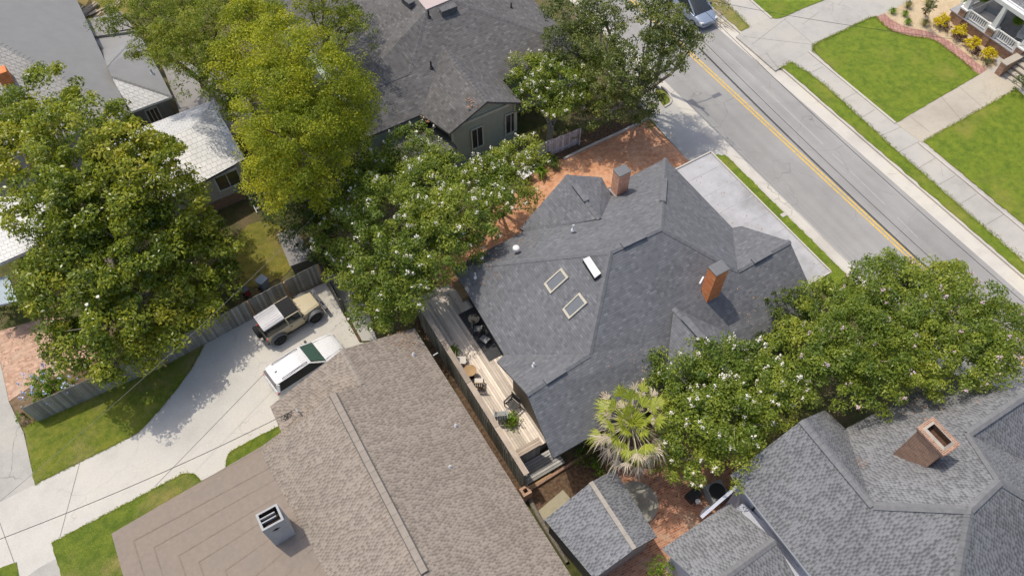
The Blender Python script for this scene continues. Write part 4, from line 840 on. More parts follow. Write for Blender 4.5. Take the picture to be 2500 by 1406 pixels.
for i in range(4):
    (xa_, ya_), (xb_, yb3) = o_[i], o_[(i+1) % 4]; f_ = lambda s_, x, y, z: (bp[0]+x*s_, bp[1]+y*s_, z)
    m.face([f_(.24, xa_, ya_, -.1), f_(.24, xb_, yb3, -.1), f_(.24, xb_, yb3, 1.), f_(.24, xa_, ya_, 1.)]); m.face([f_(.24, xa_, ya_, 1.), f_(.24, xb_, yb3, 1.), f_(.11, xb_, yb3, 1.), f_(.11, xa_, ya_, 1.)])
    m.face([f_(.11, xb_, yb3, .4), f_(.11, xa_, ya_, .4), f_(.11, xa_, ya_, 1.), f_(.11, xb_, yb3, 1.)])
m.build('brick_shaft', 'brick_shaft', BP); m = MB(); m.box((bp[0], bp[1], .55), (.2, .2, .3)); m.build('core', 'soot', BP)
# fallen branch edging beside it
plain('bark_grey', (.2, .175, .145), .9, .1, var=.3, scale=9, bump=.5); plain('bark_pale', (.34, .31, .26), .85, .15, var=.25, scale=7, bump=.4); plain('bark_brown', (.17, .12, .08), .9, .1, var=.3, scale=10, bump=.5)
m = MB(); m.tube([P(1290, 1213, .15), P(1300, 1232, .17), P(1316, 1262, .15), P(1345, 1310, .14), P(1385, 1372, .12)], [.13, .14, .13, .12, .1], 8); o = m.build('log_edging', 'bark_grey', smooth=60); tag(o, 'rough brown log lying along the brown roof edge below the brick post', 'log')
concrete('stone_mossy', (.36, .33, .24), .9, .6, 2.); sp = [pv(1312, 1250), pv(1374, 1197), pv(1392, 1218), pv(1330, 1275), pv(1318, 1268)]
m = MB(); m.prism(sp, -.05, .14); o = m.build('stepping_slab', 'stone_mossy'); tag(o, 'mossy tan stone slab between the log and the shed roof', 'slab')
concrete('stone_round', (.36, .345, .3), .5, .3, 2.); c = P(1552, 1228); m = MB(); m.lathe((c[0], c[1], 0), [(1.15, -.1), (1.15, .09), (1.1, .1), (0, .1)], 32); o = m.build('round_paver', 'stone_round', smooth=40); tag(o, 'round concrete pad half hidden beside the shed and under the palm', 'slab')
m = MB(); m.beam(P(1293, 1196, .1), P(1365, 1150, .1), .14, .2); m.beam(P(1365, 1150, .1), P(1450, 1098, .1), .14, .2); o = m.build('bed_edging', 'brick_brown'); tag(o, 'low dark brick edging between the grey landing and the shaded planting bed', 'edging')

# --- deck furniture
plain('plastic_grey', (.3, .31, .31), .6, .3, var=.06); plain('cloth_white', (.66, .62, .56), .9, .1, var=.05); plain('rug_dark', (.075, .077, .08), .95, .05, var=.25, scale=18); plain('ceramic_dark', (.035, .035, .04), .35, .5)
def on_deck(px, py, h=0): p = P(px, py, DZ+h); return np.array([p[0], p[1], DZ])
rq = [P(x, y, DZ) for x, y in ((1119, 768), (1146, 757), (1222, 866), (1194, 883))]; rx0, rx1 = rq[0][0], rq[0][0]+1.25; ry0, ry1 = rq[3][1], rq[0][1]
m = MB(); m.prism([(rx0, ry0), (rx1, ry0), (rx1, ry1), (rx0, ry1)], DZ, DZ+.014); m.prism([(rx0+.1, ry0+.1), (rx1-.1, ry0+.1), (rx1-.1, ry1-.1), (rx0+.1, ry1-.1)], DZ+.012, DZ+.018); o = m.build('rug', 'rug_dark'); tag(o, 'charcoal outdoor rug on the timber deck under the eave', 'rug')
def slat_chair(name, loc, rz, label, mat, cushion=None, w=.58, group=None, arms=True, seat_mat=None):
    t = empty(name, loc, rz, label, 'chair', group); H = .42
    m = MB()
    for i in range(5): m.box((-.2+i*.1, 0, H-.02*i*-.0), (.085, w-.08, .025), t=random.random())
    m.build('seat', seat_mat or mat, t, local=True)
    m = MB()
    for i in range(5): m.box((-.28-.0*i, -w/2+.09+i*(w-.18)/4, H+.32), (.025, (w-.18)/4-.02, .6), t=random.random())
    m.box((-.28, 0, H+.6), (.04, w-.06, .07)); m.build('backrest', mat, t, local=True)
    for sx in (-.25, .25):
        for sy in (-1, 1): m = MB(); m.box((sx, sy*(w/2-.03), H/2), (.05, .05, H)); m.build('leg', mat, t, local=True)
    if arms:
        for sy in (-1, 1): m = MB(); m.box((.0, sy*(w/2-.02), H+.22), (.6, .09, .03)); m.box((.27, sy*(w/2-.02), H+.1), (.05, .05, .22)); m.build('armrest', mat, t, local=True)
    if cushion: m = MB(); m.box((.02, 0, H+.05), (.5, w-.12, .08)); m.build('cushion', cushion, t, local=True)
    return t
plain('chair_tan', (.35, .24, .14), .6)
slat_chair('patio_armchair', on_deck(1223, 1022), R(65), 'grey slatted armchair by the plank fence at the far end of the deck', 'plastic_grey', w=.7, group='chairs on the deck')
slat_chair('patio_armchair', on_deck(1251, 994), R(-165), 'dark slung armchair with grey arms beside the potted leafy plant', 'metal_black', w=.72, group='chairs on the deck')
slat_chair('cushion_chair', on_deck(1127, 889), R(-30), 'wooden chair with white cushion on the planter side of the round table', 'chair_tan', 'cloth_white', group='chairs on the deck', arms=False)
slat_chair('cushion_chair', on_deck(1170, 944), R(60), 'wooden chair with white cushion on the far side of the round table', 'chair_tan', 'cloth_white', group='chairs on the deck', arms=False)
slat_chair('metal_chair', on_deck(1168, 811), R(-30), 'black metal chair with grey seat standing in the middle of the dark rug', 'metal_black', group='chairs on the deck', w=.46, arms=False, seat_mat='plastic_grey')
slat_chair('metal_chair', on_deck(1184, 836), R(-70), 'black metal chair with grey seat near the sunlit end of the dark rug', 'metal_black', group='chairs on the deck', w=.46, arms=False, seat_mat='plastic_grey')
def round_table(name, c, r, h, label, mat, legmat):
    t = empty(name, c, 0, label, 'table'); m = MB(); m.lathe((0, 0, 0), [(0, h-.035), (r-.01, h-.035), (r, h-.02), (r, h), (0, h)], 24); m.build('tabletop', mat, t, local=True, smooth=40)
    for k in range(3): a = k*2.1; m = MB(); m.tube([(r*.35*cos(a), r*.35*sin(a), h-.03), (r*.75*cos(a), r*.75*sin(a), 0)], .022, 6); m.build('leg', legmat, t, local=True)
    return t
round_table('round_table', on_deck(1149, 918), .36, .7, 'round tan wooden table between two white-cushioned chairs', 'wood_tan', 'metal_black')
round_table('bistro_table', on_deck(1158, 793), .33, .7, 'small black round table in the shade on the dark rug', 'metal_black', 'metal_black')
for px, s_, lb in (((1106, 862), .13, 'small dark glazed pot with a bushy plant against the plank fence'), ((1249, 1031), .17, 'terracotta pot with a broad leafy plant out on the pale boards')):
    c = on_deck(*px); t = empty('potted_plant', c, 0, lb, 'plant', 'potted plants on the deck'); m = MB(); m.lathe((0, 0, 0), [(0, 0), (s_*.8, 0), (s_*1.15, s_*2), (s_*1.25, s_*2.1), (s_*1.05, s_*2.1), (s_*1., s_*1.8), (0, s_*1.8)], 16); m.build('pot', 'ceramic_dark' if s_ < .15 else 'brick_worn', t, local=True, smooth=40)
    POTS = globals().setdefault('POTS', []); POTS.append((t, c, s_))
c = on_deck(1153, 931); m = MB(); m.lathe(c, [(0, 0), (.1, 0), (.2, .2), (.16, .34), (.1, .36), (.1, .3), (0, .3)], 16); o = m.build('glazed_jar', 'ceramic_dark', smooth=40); tag(o, 'dark glazed jar on the deck beside the round tan table', 'jar')
bq = on_deck(1110, 700); t = empty('deck_bench', P(1125, 716, DZ), R(0), 'brown timber bench with slatted back in the shaded corner under the eave', 'bench'); m = MB(); m.box((0, 0, .42), (.45, 1.3, .05)); m.build('seat', 'wood_tan', t, local=True); m = MB()
for i in range(8): m.box((.24, -.6+i*.17, .7), (.03, .08, .55))
m.build('backrest', 'wood_tan', t, local=True)
for sy in (-1, 1): m = MB(); m.box((0, sy*.58, .2), (.4, .06, .4)); m.build('leg', 'wood_tan', t, local=True)
# things in the yards
wt = P(1282, 421, .75); t = empty('side_table', (wt[0], wt[1], 0), R(12), 'white square-topped table by the strappy plants beside the brick drive', 'table'); m = MB(); m.box((0, 0, .75), (1.0, .8, .05)); m.build('tabletop', 'fascia_white', t, local=True)
for sx in (-1, 1):
    for sy in (-1, 1): m = MB(); m.box((sx*.42, sy*.33, .36), (.06, .06, .72)); m.build('leg', 'fascia_white', t, local=True)
tq_ = [P(x, y, 1.4) for x, y in ((676, 571), (717, 556), (768, 628), (708, 650))]; t = empty('lean_to', tq_[0]*[1, 1, 0], 0, 'small lean-to with flat grey sheet roof behind the fence corner', 'shelter'); m = MB(); m.prism([p[:2] for p in tq_], 1.32, 1.4, bottom=True); m.build('roof', 'metal_flat', t); cq = sum(tq_)/4
m = MB(); m.prism([(cq+(p-cq)*.9)[:2] for p in tq_], -.05, 1.32); m.build('wall', 'wood_dark', t)
def bin_(name, loc, rz, label, mat, lid, s=1.):
    t = empty(name, loc, rz, label, 'bin'); m = MB(); w0, w1, h = .24*s, .3*s, .95*s
    q0 = [(-w0, -w0, .05), (w0, -w0, .05), (w0, w0, .05), (-w0, w0, .05)]; q1 = [(-w1, -w1, h), (w1, -w1, h), (w1, w1, h), (-w1, w1, h)]
    for i in range(4): j = (i+1) % 4; m.face([q0[i], q0[j], q1[j], q1[i]])
    m.face(q0[::-1]); m.build('body', mat, t, local=True); m = MB(); m.box((0, 0, h+.03), (w1*2.1, w1*2.1, .06)); m.box((-w1*1.1, 0, h+.03), (.06, w1*1.4, .05)); m.build('lid', lid, t, local=True)
    for sy in (-1, 1): m = MB(); m.tube([(-w1, sy*w0*.9-.03, .1), (-w1, sy*w0*.9+.03, .1)], .1, 12); m.build('wheel', 'metal_black', t, local=True)
gloss('plastic_bin', (.09, .095, .1), .45); gloss('plastic_blue', (.25, .3, .38), .5); gloss('plastic_red', (.45, .06, .07), .5)
bin_('wheeled_bin', P(648, 702), R(25), 'grey-blue wheeled bin behind the fence near its orange post', 'plastic_blue', 'plastic_blue', .9)
bin_('kitchen_bin', P(606, 720), R(10), 'low red bin standing in leaf litter behind the fence', 'plastic_red', 'plastic_bin', .6)
# side yard of the grey house: condenser, bin, hose reel
ac = P(1748, 1203, .5); t = empty('air_conditioner', (ac[0], ac[1], 0), R(-10), 'grey air conditioning unit with round black fan beside the grey roofed house', 'air conditioner'); m = MB(); m.box((0, 0, .4), (.95, .95, .8)); m.build('casing', 'plastic_grey', t, local=True); m = MB(); m.lathe((0, 0, .8), [(.42, .0), (.42, .03), (.38, .03), (.38, .005), (.0, .005)], 24); m.build('fan_grille', 'metal_black', t, local=True)
m = MB(); q_ = P(1690, 1213); m.box((q_[0], q_[1], .25), (.7, .5, .5), .1); o = m.build('storage_box', 'metal_black'); tag(o, 'low dark box on the brick court next to the air conditioning unit', 'box')
m = MB(); m.beam(P(1712, 1252, .9), P(1728, 1240, .9), .1, .06); m.beam(P(1712, 1252, .45), P(1728, 1240, .45), .08, .9); o = m.build('meter_box', 'fascia_white'); tag(o, 'white upright panel on the dark ground beside the lean-to roof', 'panel')
m = MB(); m.lathe((*P(1699, 1232)[:2], 0), [(.02, 0), (.02, .5), (.12, .5), (.14, .56), (.0, .58)], 12); o = m.build('path_lamp', 'fascia_white', smooth=40); tag(o, 'short white-capped garden lamp on the dark ground by the brick court', 'lamp')
m = MB(); c = P(1912, 526); m.box((c[0], c[1], .03), (.35, .28, .05)); o = m.build('meter_cover', 'concrete_kerb'); tag(o, 'small square meter lid set in the kerbside grass strip', 'lid')
# roof-edge stand pipe by the brown roof
m = MB(); m.tube([P(1057, 868, 2.7), P(1069, 861, 2.7)], .03, 6); o = m.build('drain_pipe', 'pipe_white', BH)

# ------------------------------------------------------------------ vehicles
gloss('paint_sand', (.53, .46, .31), .35, .5); gloss('paint_white_car', (.74, .745, .75), .18, .5, coat=.5); gloss('paint_steel', (.3, .36, .45), .25, .5, .3, coat=.4); gloss('rubber', (.022, .022, .023), .75, .2); gloss('plastic_black', (.04, .041, .043), .55, .3); gloss('soft_top', (.028, .028, .03), .8, .1)
gloss('top_silver', (.44, .44, .46), .4, .5); gloss('rim_dark', (.05, .05, .055), .35, .5, .5); gloss('rim_silver', (.45, .46, .47), .3, .5, .7); gloss('glass_car', (.03, .035, .036), .06, .8); gloss('glass_reflect', (.07, .13, .105), .1, .7); gloss('lamp_red', (.5, .02, .02), .2, .6); gloss('lamp_clear', (.6, .6, .6), .1, .7); gloss('fender_grey', (.12, .125, .135), .55, .3)
def wheel(parent, x, y, r, w, rim):
    m = MB(); prof = [(r*.62, -w*.45), (r*.9, -w/2), (r, -w*.32), (r, w*.32), (r*.9, w/2), (r*.62, w*.45)]; n = 24
    for (r0, z0), (r1, z1) in zip(prof[:-1], prof[1:]):
        for k in range(n):
            a, b_ = 2*pi*k/n, 2*pi*(k+1)/n; m.face([(x+r0*cos(a), y+z0, r+r0*sin(a)), (x+r0*cos(b_), y+z0, r+r0*sin(b_)), (x+r1*cos(b_), y+z1, r+r1*sin(b_)), (x+r1*cos(a), y+z1, r+r1*sin(a))])
    t = m.build('wheel', 'rubber', parent, local=True, smooth=50)
    m = MB()
    for s in (-1, 1):
        for k in range(n):
            a, b_ = 2*pi*k/n, 2*pi*(k+1)/n; m.face([(x, y+s*w*.25, r), (x+r*.63*cos(a), y+s*w*.42, r+r*.63*sin(a)), (x+r*.63*cos(b_), y+s*w*.42, r+r*.63*sin(b_))])
        for k in range(5): a = 2*pi*k/5; m.beam((x, y+s*w*.3, r), (x+r*.6*cos(a), y+s*w*.43, r+r*.6*sin(a)), .06, .04)
    m.build('rim', rim, t, local=True); return t
def loft(m, secs, mi=0, caps_=True, close=True):
    """secs: list of (x, [(y, z) half outline, from lowest to top]) mirrored about y = 0"""
    rings = [[(x, y, z) for y, z in h]+[(x, -y, z) for y, z in h[::-1]] for x, h in secs]; n = len(rings[0])
    for A, B in zip(rings[:-1], rings[1:]):
        for i in range(n if close else n-1):
            j = (i+1) % n
            if np.linalg.norm(np.array(A[i])-A[j])+np.linalg.norm(np.array(B[i])-B[j]) > 1e-4: m.face([A[i], B[i], B[j], A[j]], mi=mi)
    if caps_: m.face(rings[0], mi=mi); m.face(rings[-1][::-1], mi=mi)
# off-road car, nose to the right
ja = atan2(26.83-26.5, 2.17+.21); jc = np.array([.98, 26.66])+np.array([-sin(ja), cos(ja)])*.8+np.array([-.08, -.15])
J = empty('off_road_car', (*jc, .03), ja, 'sand-coloured two-door off-road car with black and silver top and spare wheel, parked by the fence', 'car', 'cars parked on the rear drive')
m = MB(); w_ = .74
loft(m, [(-1.78, [(.68, .5), (.73, .55), (.73, 1.08), (.7, 1.1)]), (-.95, [(w_, .45), (w_+.01, .5), (w_+.01, 1.08), (.71, 1.1)]), (.45, [(w_, .45), (w_+.01, .5), (w_+.01, 1.08), (.71, 1.1)]), (.62, [(w_-.02, .45), (w_-.02, .5), (w_-.02, 1.06), (.68, 1.1)]), (1.2, [(.64, .5), (.66, .55), (.64, 1.04), (.56, 1.09)]), (1.72, [(.56, .55), (.58, .6), (.56, .99), (.5, 1.03)])])
m.build('body', 'paint_sand', J, local=True, smooth=35)
m = MB(); loft(m, [(.66, [(.0, 1.1), (.62, 1.1), (.6, 1.125), (.0, 1.15)]), (1.2, [(.0, 1.08), (.54, 1.08), (.52, 1.11), (.0, 1.135)]), (1.7, [(.0, 1.02), (.47, 1.02), (.45, 1.05), (.0, 1.07)])]); m.build('hood', 'paint_sand', J, local=True, smooth=35)
m = MB(); m.box((1.735, 0, .8), (.05, 1.0, .46)); m.build('grille', 'plastic_black', J, local=True)
for s in (-1, 1): m = MB(); m.tube([(1.72, s*.38, .86), (1.79, s*.38, .86)], .09, 14); m.build('headlight', 'lamp_clear', J, local=True)
m = MB(); m.box((1.95, 0, .62), (.2, 1.66, .18)); m.box((1.93, 0, .76), (.1, .6, .12)); m.tube([(1.92, -.5, .7), (1.95, -.45, .95), (1.95, .45, .95), (1.92, .5, .7)], .03, 6); m.build('bumper', 'fender_grey', J, local=True)
m = MB(); m.box((-1.86, 0, .55), (.14, 1.5, .16)); m.build('bumper', 'plastic_black', J, local=True)
# roof: black soft front, silver ribbed rear
m = MB(); loft(m, [(-.42, [(.0, 1.72), (.6, 1.72), (.6, 1.78), (.5, 1.825), (.0, 1.85)]), (.5, [(.0, 1.7), (.6, 1.7), (.6, 1.75), (.5, 1.79), (.0, 1.81)])]); m.build('soft_top', 'soft_top', J, local=True, smooth=35)
m = MB(); loft(m, [(-1.76, [(.0, 1.68), (.62, 1.68), (.62, 1.74), (.54, 1.78), (.0, 1.8)]), (-.42, [(.0, 1.72), (.615, 1.72), (.615, 1.785), (.51, 1.83), (.0, 1.855)])])
for i in range(7): y = -.45+i*.15; m.beam((-1.7, y, 1.80), (-.5, y, 1.852), .05, .014)
m.build('hard_top', 'top_silver', J, local=True, smooth=35)
m = MB()
for s in (-1, 1):
    m.face([(-1.72, s*.715, 1.1), (-.45, s*.715, 1.1), (-.45, s*.61, 1.72), (-1.72, s*.62, 1.68)])
m.face([(-1.78, .68, 1.1), (-1.78, -.68, 1.1), (-1.76, -.6, 1.68), (-1.76, .6, 1.68)]); m.build('rear_windows', 'glass_car', J, local=True)
for s in (-1, 1):
    m = MB(); q = [(-.38, s*.72, 1.1), (.5, s*.72, 1.1), (.44, s*.615, 1.7), (-.4, s*.615, 1.72)]
    for a, b_ in zip(q, q[1:]+q[:1]): m.beam(a, b_, .07, .05)
    m.box((.05, s*.765, .78), (.92, .03, .58)); dr = m.build('door', 'paint_sand', J, local=True); m = MB(); m.face([(x, y+s*.004, z) for x, y, z in q]); m.build('side_window', 'glass_car', dr, local=True)
    m = MB(); m.box((-.28, s*.79, .95), (.14, .03, .035)); m.build('door_handle', 'plastic_black', dr, local=True)
    m = MB(); m.box((.52, s*.86, 1.16), (.1, .2, .16)); m.beam((.52, s*.74, 1.1), (.52, s*.84, 1.14), .04, .04); m.build('mirror', 'plastic_black', J, local=True)
    for xw_ in (-1.2, 1.2):
        m = MB(); pts = [(xw_+.52*cos(a), .46+.48*sin(a)) for a in np.linspace(-.1, pi+.1, 10)]
        for (xa_, za), (xb_, zb) in zip(pts[:-1], pts[1:]): m.face([(xa_, s*.62, za+.02), (xb_, s*.62, zb+.02), (xb_, s*.9, zb-.0), (xa_, s*.9, za-.0)]); m.face([(xa_, s*.9, za), (xb_, s*.9, zb), (xb_*1+0, s*.9, zb-.09), (xa_, s*.9, za-.09)])
        m.build('fender_flare', 'fender_grey', J, local=True, smooth=40)
    m = MB(); m.box((0, s*.77, .46), (1.45, .14, .07)); m.build('side_step', 'plastic_black', J, local=True)
    m = MB(); m.box((-1.8, s*.62, .78), (.06, .12, .2)); m.build('tail_light', 'lamp_red', J, local=True)
    for xw_ in (-1.2, 1.2): wheel(J, xw_, s*.76, .4, .27, 'rim_dark')
m = MB(); 
q = [(.62, .66, 1.12), (.62, -.66, 1.12), (.46, -.59, 1.72), (.46, .59, 1.72)]
for a, b_ in zip(q, q[1:]+q[:1]): m.beam(a, b_, .08, .06)
wf = m.build('windshield_frame', 'paint_sand', J, local=True); m = MB(); m.face([(x+.005, y, z) for x, y, z in q]); m.build('windshield', 'glass_car', wf, local=True)
m = MB(); n = 24; prof = [(.0, -.11), (.26, -.12), (.38, -.1), (.4, -.05), (.4, .08), (.36, .12), (.0, .12)]
for (r0, z0), (r1, z1) in zip(prof[:-1], prof[1:]):
    for k in range(n):
        a, b_ = 2*pi*k/n, 2*pi*(k+1)/n; p_ = [(-2.02-zz, .08+rr*cos(t_), .98+rr*sin(t_)) for rr, zz, t_ in ((r0, z0, a), (r0, z0, b_), (r1, z1, b_), (r1, z1, a))]; m.face(p_ if r0 > 0 and r1 > 0 else ([p_[0], p_[2], p_[3]] if r0 == 0 else p_[:3]))
m.build('spare_wheel', 'rubber', J, local=True, smooth=40)
# white sport utility car
sa = R(9); rrc = P(672, 950, .45); sc_ = rrc[:2]+np.array([cos(sa), sin(sa)])*2.33+np.array([-sin(sa), cos(sa)])*.9+np.array([-.08, -.8])
U = empty('suv', (*sc_, .03), sa, 'white sport utility car with roof rails half hidden by the brown roof', 'car', 'cars parked on the rear drive'); U.scale = (.93, .93, .95)
m = MB(); Bz = 1.12
def body(x, w, z0, zt, crown=.05, sh=.72): return (x, [(w*.86, z0), (w*.97, z0+.12), (w, z0+.32), (w, sh), (w*.985, zt-.12), (w*.93, zt-.03), (w*.75, zt+crown*.5), (w*.35, zt+crown), (0, zt+crown*1.1)])
loft(m, [body(-2.4, .72, .42, .95, .0), body(-2.33, .88, .34, 1.08, .0), body(-2.1, .95, .28, 1.12, 0), body(-.6, .965, .26, 1.1, 0), body(.75, .965, .26, 1.06, .03), body(1.5, .95, .28, 1.0, .06), body(2.0, .9, .3, .93, .05), body(2.28, .8, .34, .84, .04), body(2.4, .6, .4, .72, .02)]); m.build('body', 'paint_white_car', U, local=True, smooth=40)
m = MB()
def gh(x, wb, wt, zb, zt): return (x, [(wb, zb), (wb+(wt-wb)*.5, (zb+zt)/2), (wt, zt-.05), (wt*.8, zt), (0, zt+.02)])
loft(m, [gh(-2.3, .84, .7, 1.08, 1.1), gh(-2.12, .87, .68, 1.1, 1.6), gh(-1.9, .885, .7, 1.1, 1.7), gh(-.4, .9, .72, 1.08, 1.735), gh(.1, .9, .7, 1.07, 1.68), gh(.98, .86, .62, 1.05, 1.08)]); m.build('glasshouse', 'glass_car', U, local=True, smooth=30)
m = MB(); loft(m, [(-2.16, [(.0, 1.6), (.62, 1.6), (.66, 1.63), (.5, 1.67), (.0, 1.69)]), (-1.9, [(.0, 1.66), (.68, 1.66), (.71, 1.7), (.56, 1.74), (.0, 1.765)]), (-.6, [(.0, 1.68), (.7, 1.68), (.73, 1.72), (.58, 1.77), (.0, 1.79)]), (.12, [(.0, 1.63), (.66, 1.63), (.69, 1.67), (.55, 1.71), (.0, 1.735)]), (.2, [(.0, 1.6), (.62, 1.6), (.64, 1.64), (.5, 1.675), (.0, 1.69)])]); m.build('roof', 'paint_white_car', U, local=True, smooth=40)
for s in (-1, 1):
    m = MB(); m.beam((.95, s*.86, 1.07), (.12, s*.68, 1.66), .09, .06); m.build('pillar', 'paint_white_car', U, local=True); m = MB(); m.beam((-2.24, s*.83, 1.1), (-2.08, s*.7, 1.62), .2, .08); m.build('pillar', 'paint_white_car', U, local=True)
    m = MB(); m.tube([(-1.7, s*.6, 1.77), (-1.6, s*.6, 1.83), (-.1, s*.58, 1.82), (0., s*.57, 1.74)], .022, 6); m.build('roof_rail', 'plastic_black', U, local=True)
    m = MB(); m.box((.72, s*1.04, 1.1), (.14, .2, .15)); m.build('mirror', 'plastic_black', U, local=True)
    m = MB(); m.box((-2.26, s*.8, .95), (.22, .16, .18)); m.build('tail_light', 'lamp_red', U, local=True)
    m = MB(); m.box((2.18, s*.7, .74), (.28, .3, .12)); m.build('headlight', 'lamp_clear', U, local=True)
    for xd in (-.75, .3): m = MB(); m.box((xd-.2, s*.98, .88), (.2, .03, .04)); m.build('door_handle', 'rim_silver', U, local=True)
    for xw_ in (-1.42, 1.45): wheel(U, xw_, s*.86, .37, .25, 'rim_silver')
m = MB(); q = [(.99, .8, 1.085), (.99, -.8, 1.085), (.2, -.62, 1.68), (.2, .62, 1.68)]; m.face([(x+.03, y, z+.015) for x, y, z in q]); m.build('windshield', 'glass_reflect', U, local=True)  # green reflections painted in as the windshield's base colour
m = MB(); m.face([(-2.3, .74, 1.1), (-2.3, -.74, 1.1), (-2.17, -.62, 1.6), (-2.17, .62, 1.6)][::-1]); m.box((-2.2, 0, 1.64), (.22, 1.2, .04)); m.build('rear_window', 'glass_car', U, local=True)
m = MB(); m.box((-1.75, .02, 1.79), (.14, .04, .07)); m.build('antenna', 'plastic_black', U, local=True)
m = MB(); m.box((2.36, 0, .66), (.06, 1.0, .16))
for i in range(6): m.box((2.345, -.42+i*.17, .74), (.05, .1, .08))
m.build('grille', 'plastic_black', U, local=True)
m = MB(); m.box((-2.42, 0, .6), (.02, .5, .12)); m.build('number_plate', 'plastic_grey', U, local=True)
for nm, par, segs in (('panel_gap', U, [((.99, -.78, 1.1), (.99, .78, 1.1)), ((1.05, -.74, 1.09), (2.2, -.62, .93)), ((1.05, .74, 1.09), (2.2, .62, .93))]), ('panel_gap', U, [((-.75, s_*.972, .45), (-.75, s_*.955, 1.08)) for s_ in (-1, 1)]+[((.32, s_*.972, .45), (.32, s_*.955, 1.05)) for s_ in (-1, 1)]+[((1.0, s_*.968, .6), (1.0, s_*.95, 1.03)) for s_ in (-1, 1)])):
    for a_1, b_1 in segs: m = MB(); m.beam(a_1, b_1, .014, .014); m.build(nm, 'plastic_black', par, local=True)
for y_ in (-.35, .25): m = MB(); m.beam((.98, y_, 1.12), (.72, y_+.38, 1.32), .02, .02); m.build('wiper', 'plastic_black', U, local=True)
for y_ in (-.3, .2): m = MB(); m.beam((.66, y_, 1.16), (.58, y_+.3, 1.38), .02, .02); m.build('wiper', 'plastic_black', J, local=True)
m = MB(); m.beam((.7, .0, 1.152), (1.68, .0, 1.07), .012, .012); m.build('hood_seam', 'plastic_black', J, local=True)
# van on the street
vc = P(1700, 62, -.12); V_ = empty('minivan', (vc[0]+.5, vc[1]+1.5, -.12), R(-91), 'steel-blue minivan driving on the street behind the roadside tree', 'car')
m = MB(); loft(m, [body(-2.4, .8, .4, .95), body(-2.2, .93, .3, 1.05), body(0, .97, .26, 1.08), body(1.2, .96, .28, 1.02), body(1.9, .9, .3, .9), body(2.4, .7, .38, .7)]); m.build('body', 'paint_steel', V_, local=True, smooth=40)
m = MB(); loft(m, [gh(-2.35, .86, .78, 1.03, 1.1), gh(-2.2, .88, .74, 1.04, 1.66), gh(-1.5, .9, .74, 1.05, 1.72), gh(.2, .9, .72, 1.05, 1.7), gh(1.55, .84, .66, .98, 1.02)]); m.build('glasshouse', 'glass_car', V_, local=True, smooth=30)
m = MB(); loft(m, [(-2.22, [(.0, 1.66), (.7, 1.66), (.73, 1.69), (.55, 1.73), (.0, 1.745)]), (-.8, [(.0, 1.7), (.72, 1.7), (.75, 1.74), (.58, 1.79), (.0, 1.81)]), (.3, [(.0, 1.66), (.68, 1.66), (.7, 1.7), (.55, 1.74), (.0, 1.76)])])
for i in range(6): m.beam((-2.0+i*.4, -.5, 1.765+.01), (-2.0+i*.4, .5, 1.765+.01), .03, .02)
m.build('roof', 'paint_steel', V_, local=True, smooth=40)
for s in (-1, 1):
    m = MB(); m.beam((1.5, s*.84, 1.0), (.25, s*.69, 1.69), .09, .06); m.build('pillar', 'paint_steel', V_, local=True); m = MB(); m.box((.95, s*1.05, 1.05), (.16, .2, .16)); m.build('mirror', 'plastic_black', V_, local=True); m = MB(); m.box((2.2, s*.68, .72), (.3, .26, .14)); m.build('headlight', 'lamp_clear', V_, local=True)
    for xw_ in (-1.5, 1.5): wheel(V_, xw_, s*.84, .34, .22, 'rim_silver')
# ------------------------------------------------------------------ vegetation
leafm('leaf_magnolia', [(.08, .125, .016), (.185, .24, .022), (.32, .35, .034), (.5, .46, .06)], .32, .5, .34)
leafm('leaf_golden', [(.15, .2, .015), (.28, .32, .02), (.43, .43, .028), (.6, .55, .045)], .5, .3, .35)
leafm('leaf_feather', [(.09, .135, .022), (.16, .21, .026), (.25, .29, .036), (.34, .35, .05)], .5, .3, .35)
leafm('leaf_crape', [(.09, .15, .022), (.175, .24, .03), (.275, .335, .04), (.41, .42, .06)], .42, .45, .33)
leafm('leaf_street', [(.055, .08, .02), (.105, .14, .03), (.165, .2, .038), (.26, .27, .055)], .4, .45, .28)
leafm('leaf_dark', [(0.0508, 0.0798, 0.0185), (0.087, 0.131, 0.0246), (0.145, 0.189, 0.0308)], .45, .4, .25)
leafm('leaf_yellow', [(0.5, 0.425, 0.0127), (0.75, 0.625, 0.0213), (0.85, 0.75, 0.0319)], .5, .3, .3, (1.2, 1.1, .6)); leafm('leaf_plum', [(.045, .018, .02), (.08, .03, .03)], .5, .3, .15)
leafm('leaf_grassy', [(.16, .16, .05), (.28, .26, .1), (.38, .36, .17)], .6, .2, .3); leafm('leaf_lush', [(0.091, 0.182, 0.0155), (0.169, 0.286, 0.0221), (0.286, 0.39, 0.0331)], .45, .4, .35)
leafm('palm_green', [(.17, .24, .025), (.38, .42, .05), (.68, .63, .12)], .4, .45, .35); leafm('palm_dead', [(.36, .28, .2), (.6, .52, .4), (.75, .68, .56)], .85, .1, .2, (1.1, 1, .9))
plain('blossom_white', (.8, .76, .64), .8, .1, var=.05); plain('blossom_pink', (.62, .46, .5), .8, .1, var=.12); plain('blossom_blue', (.55, .58, .75), .8, .1)
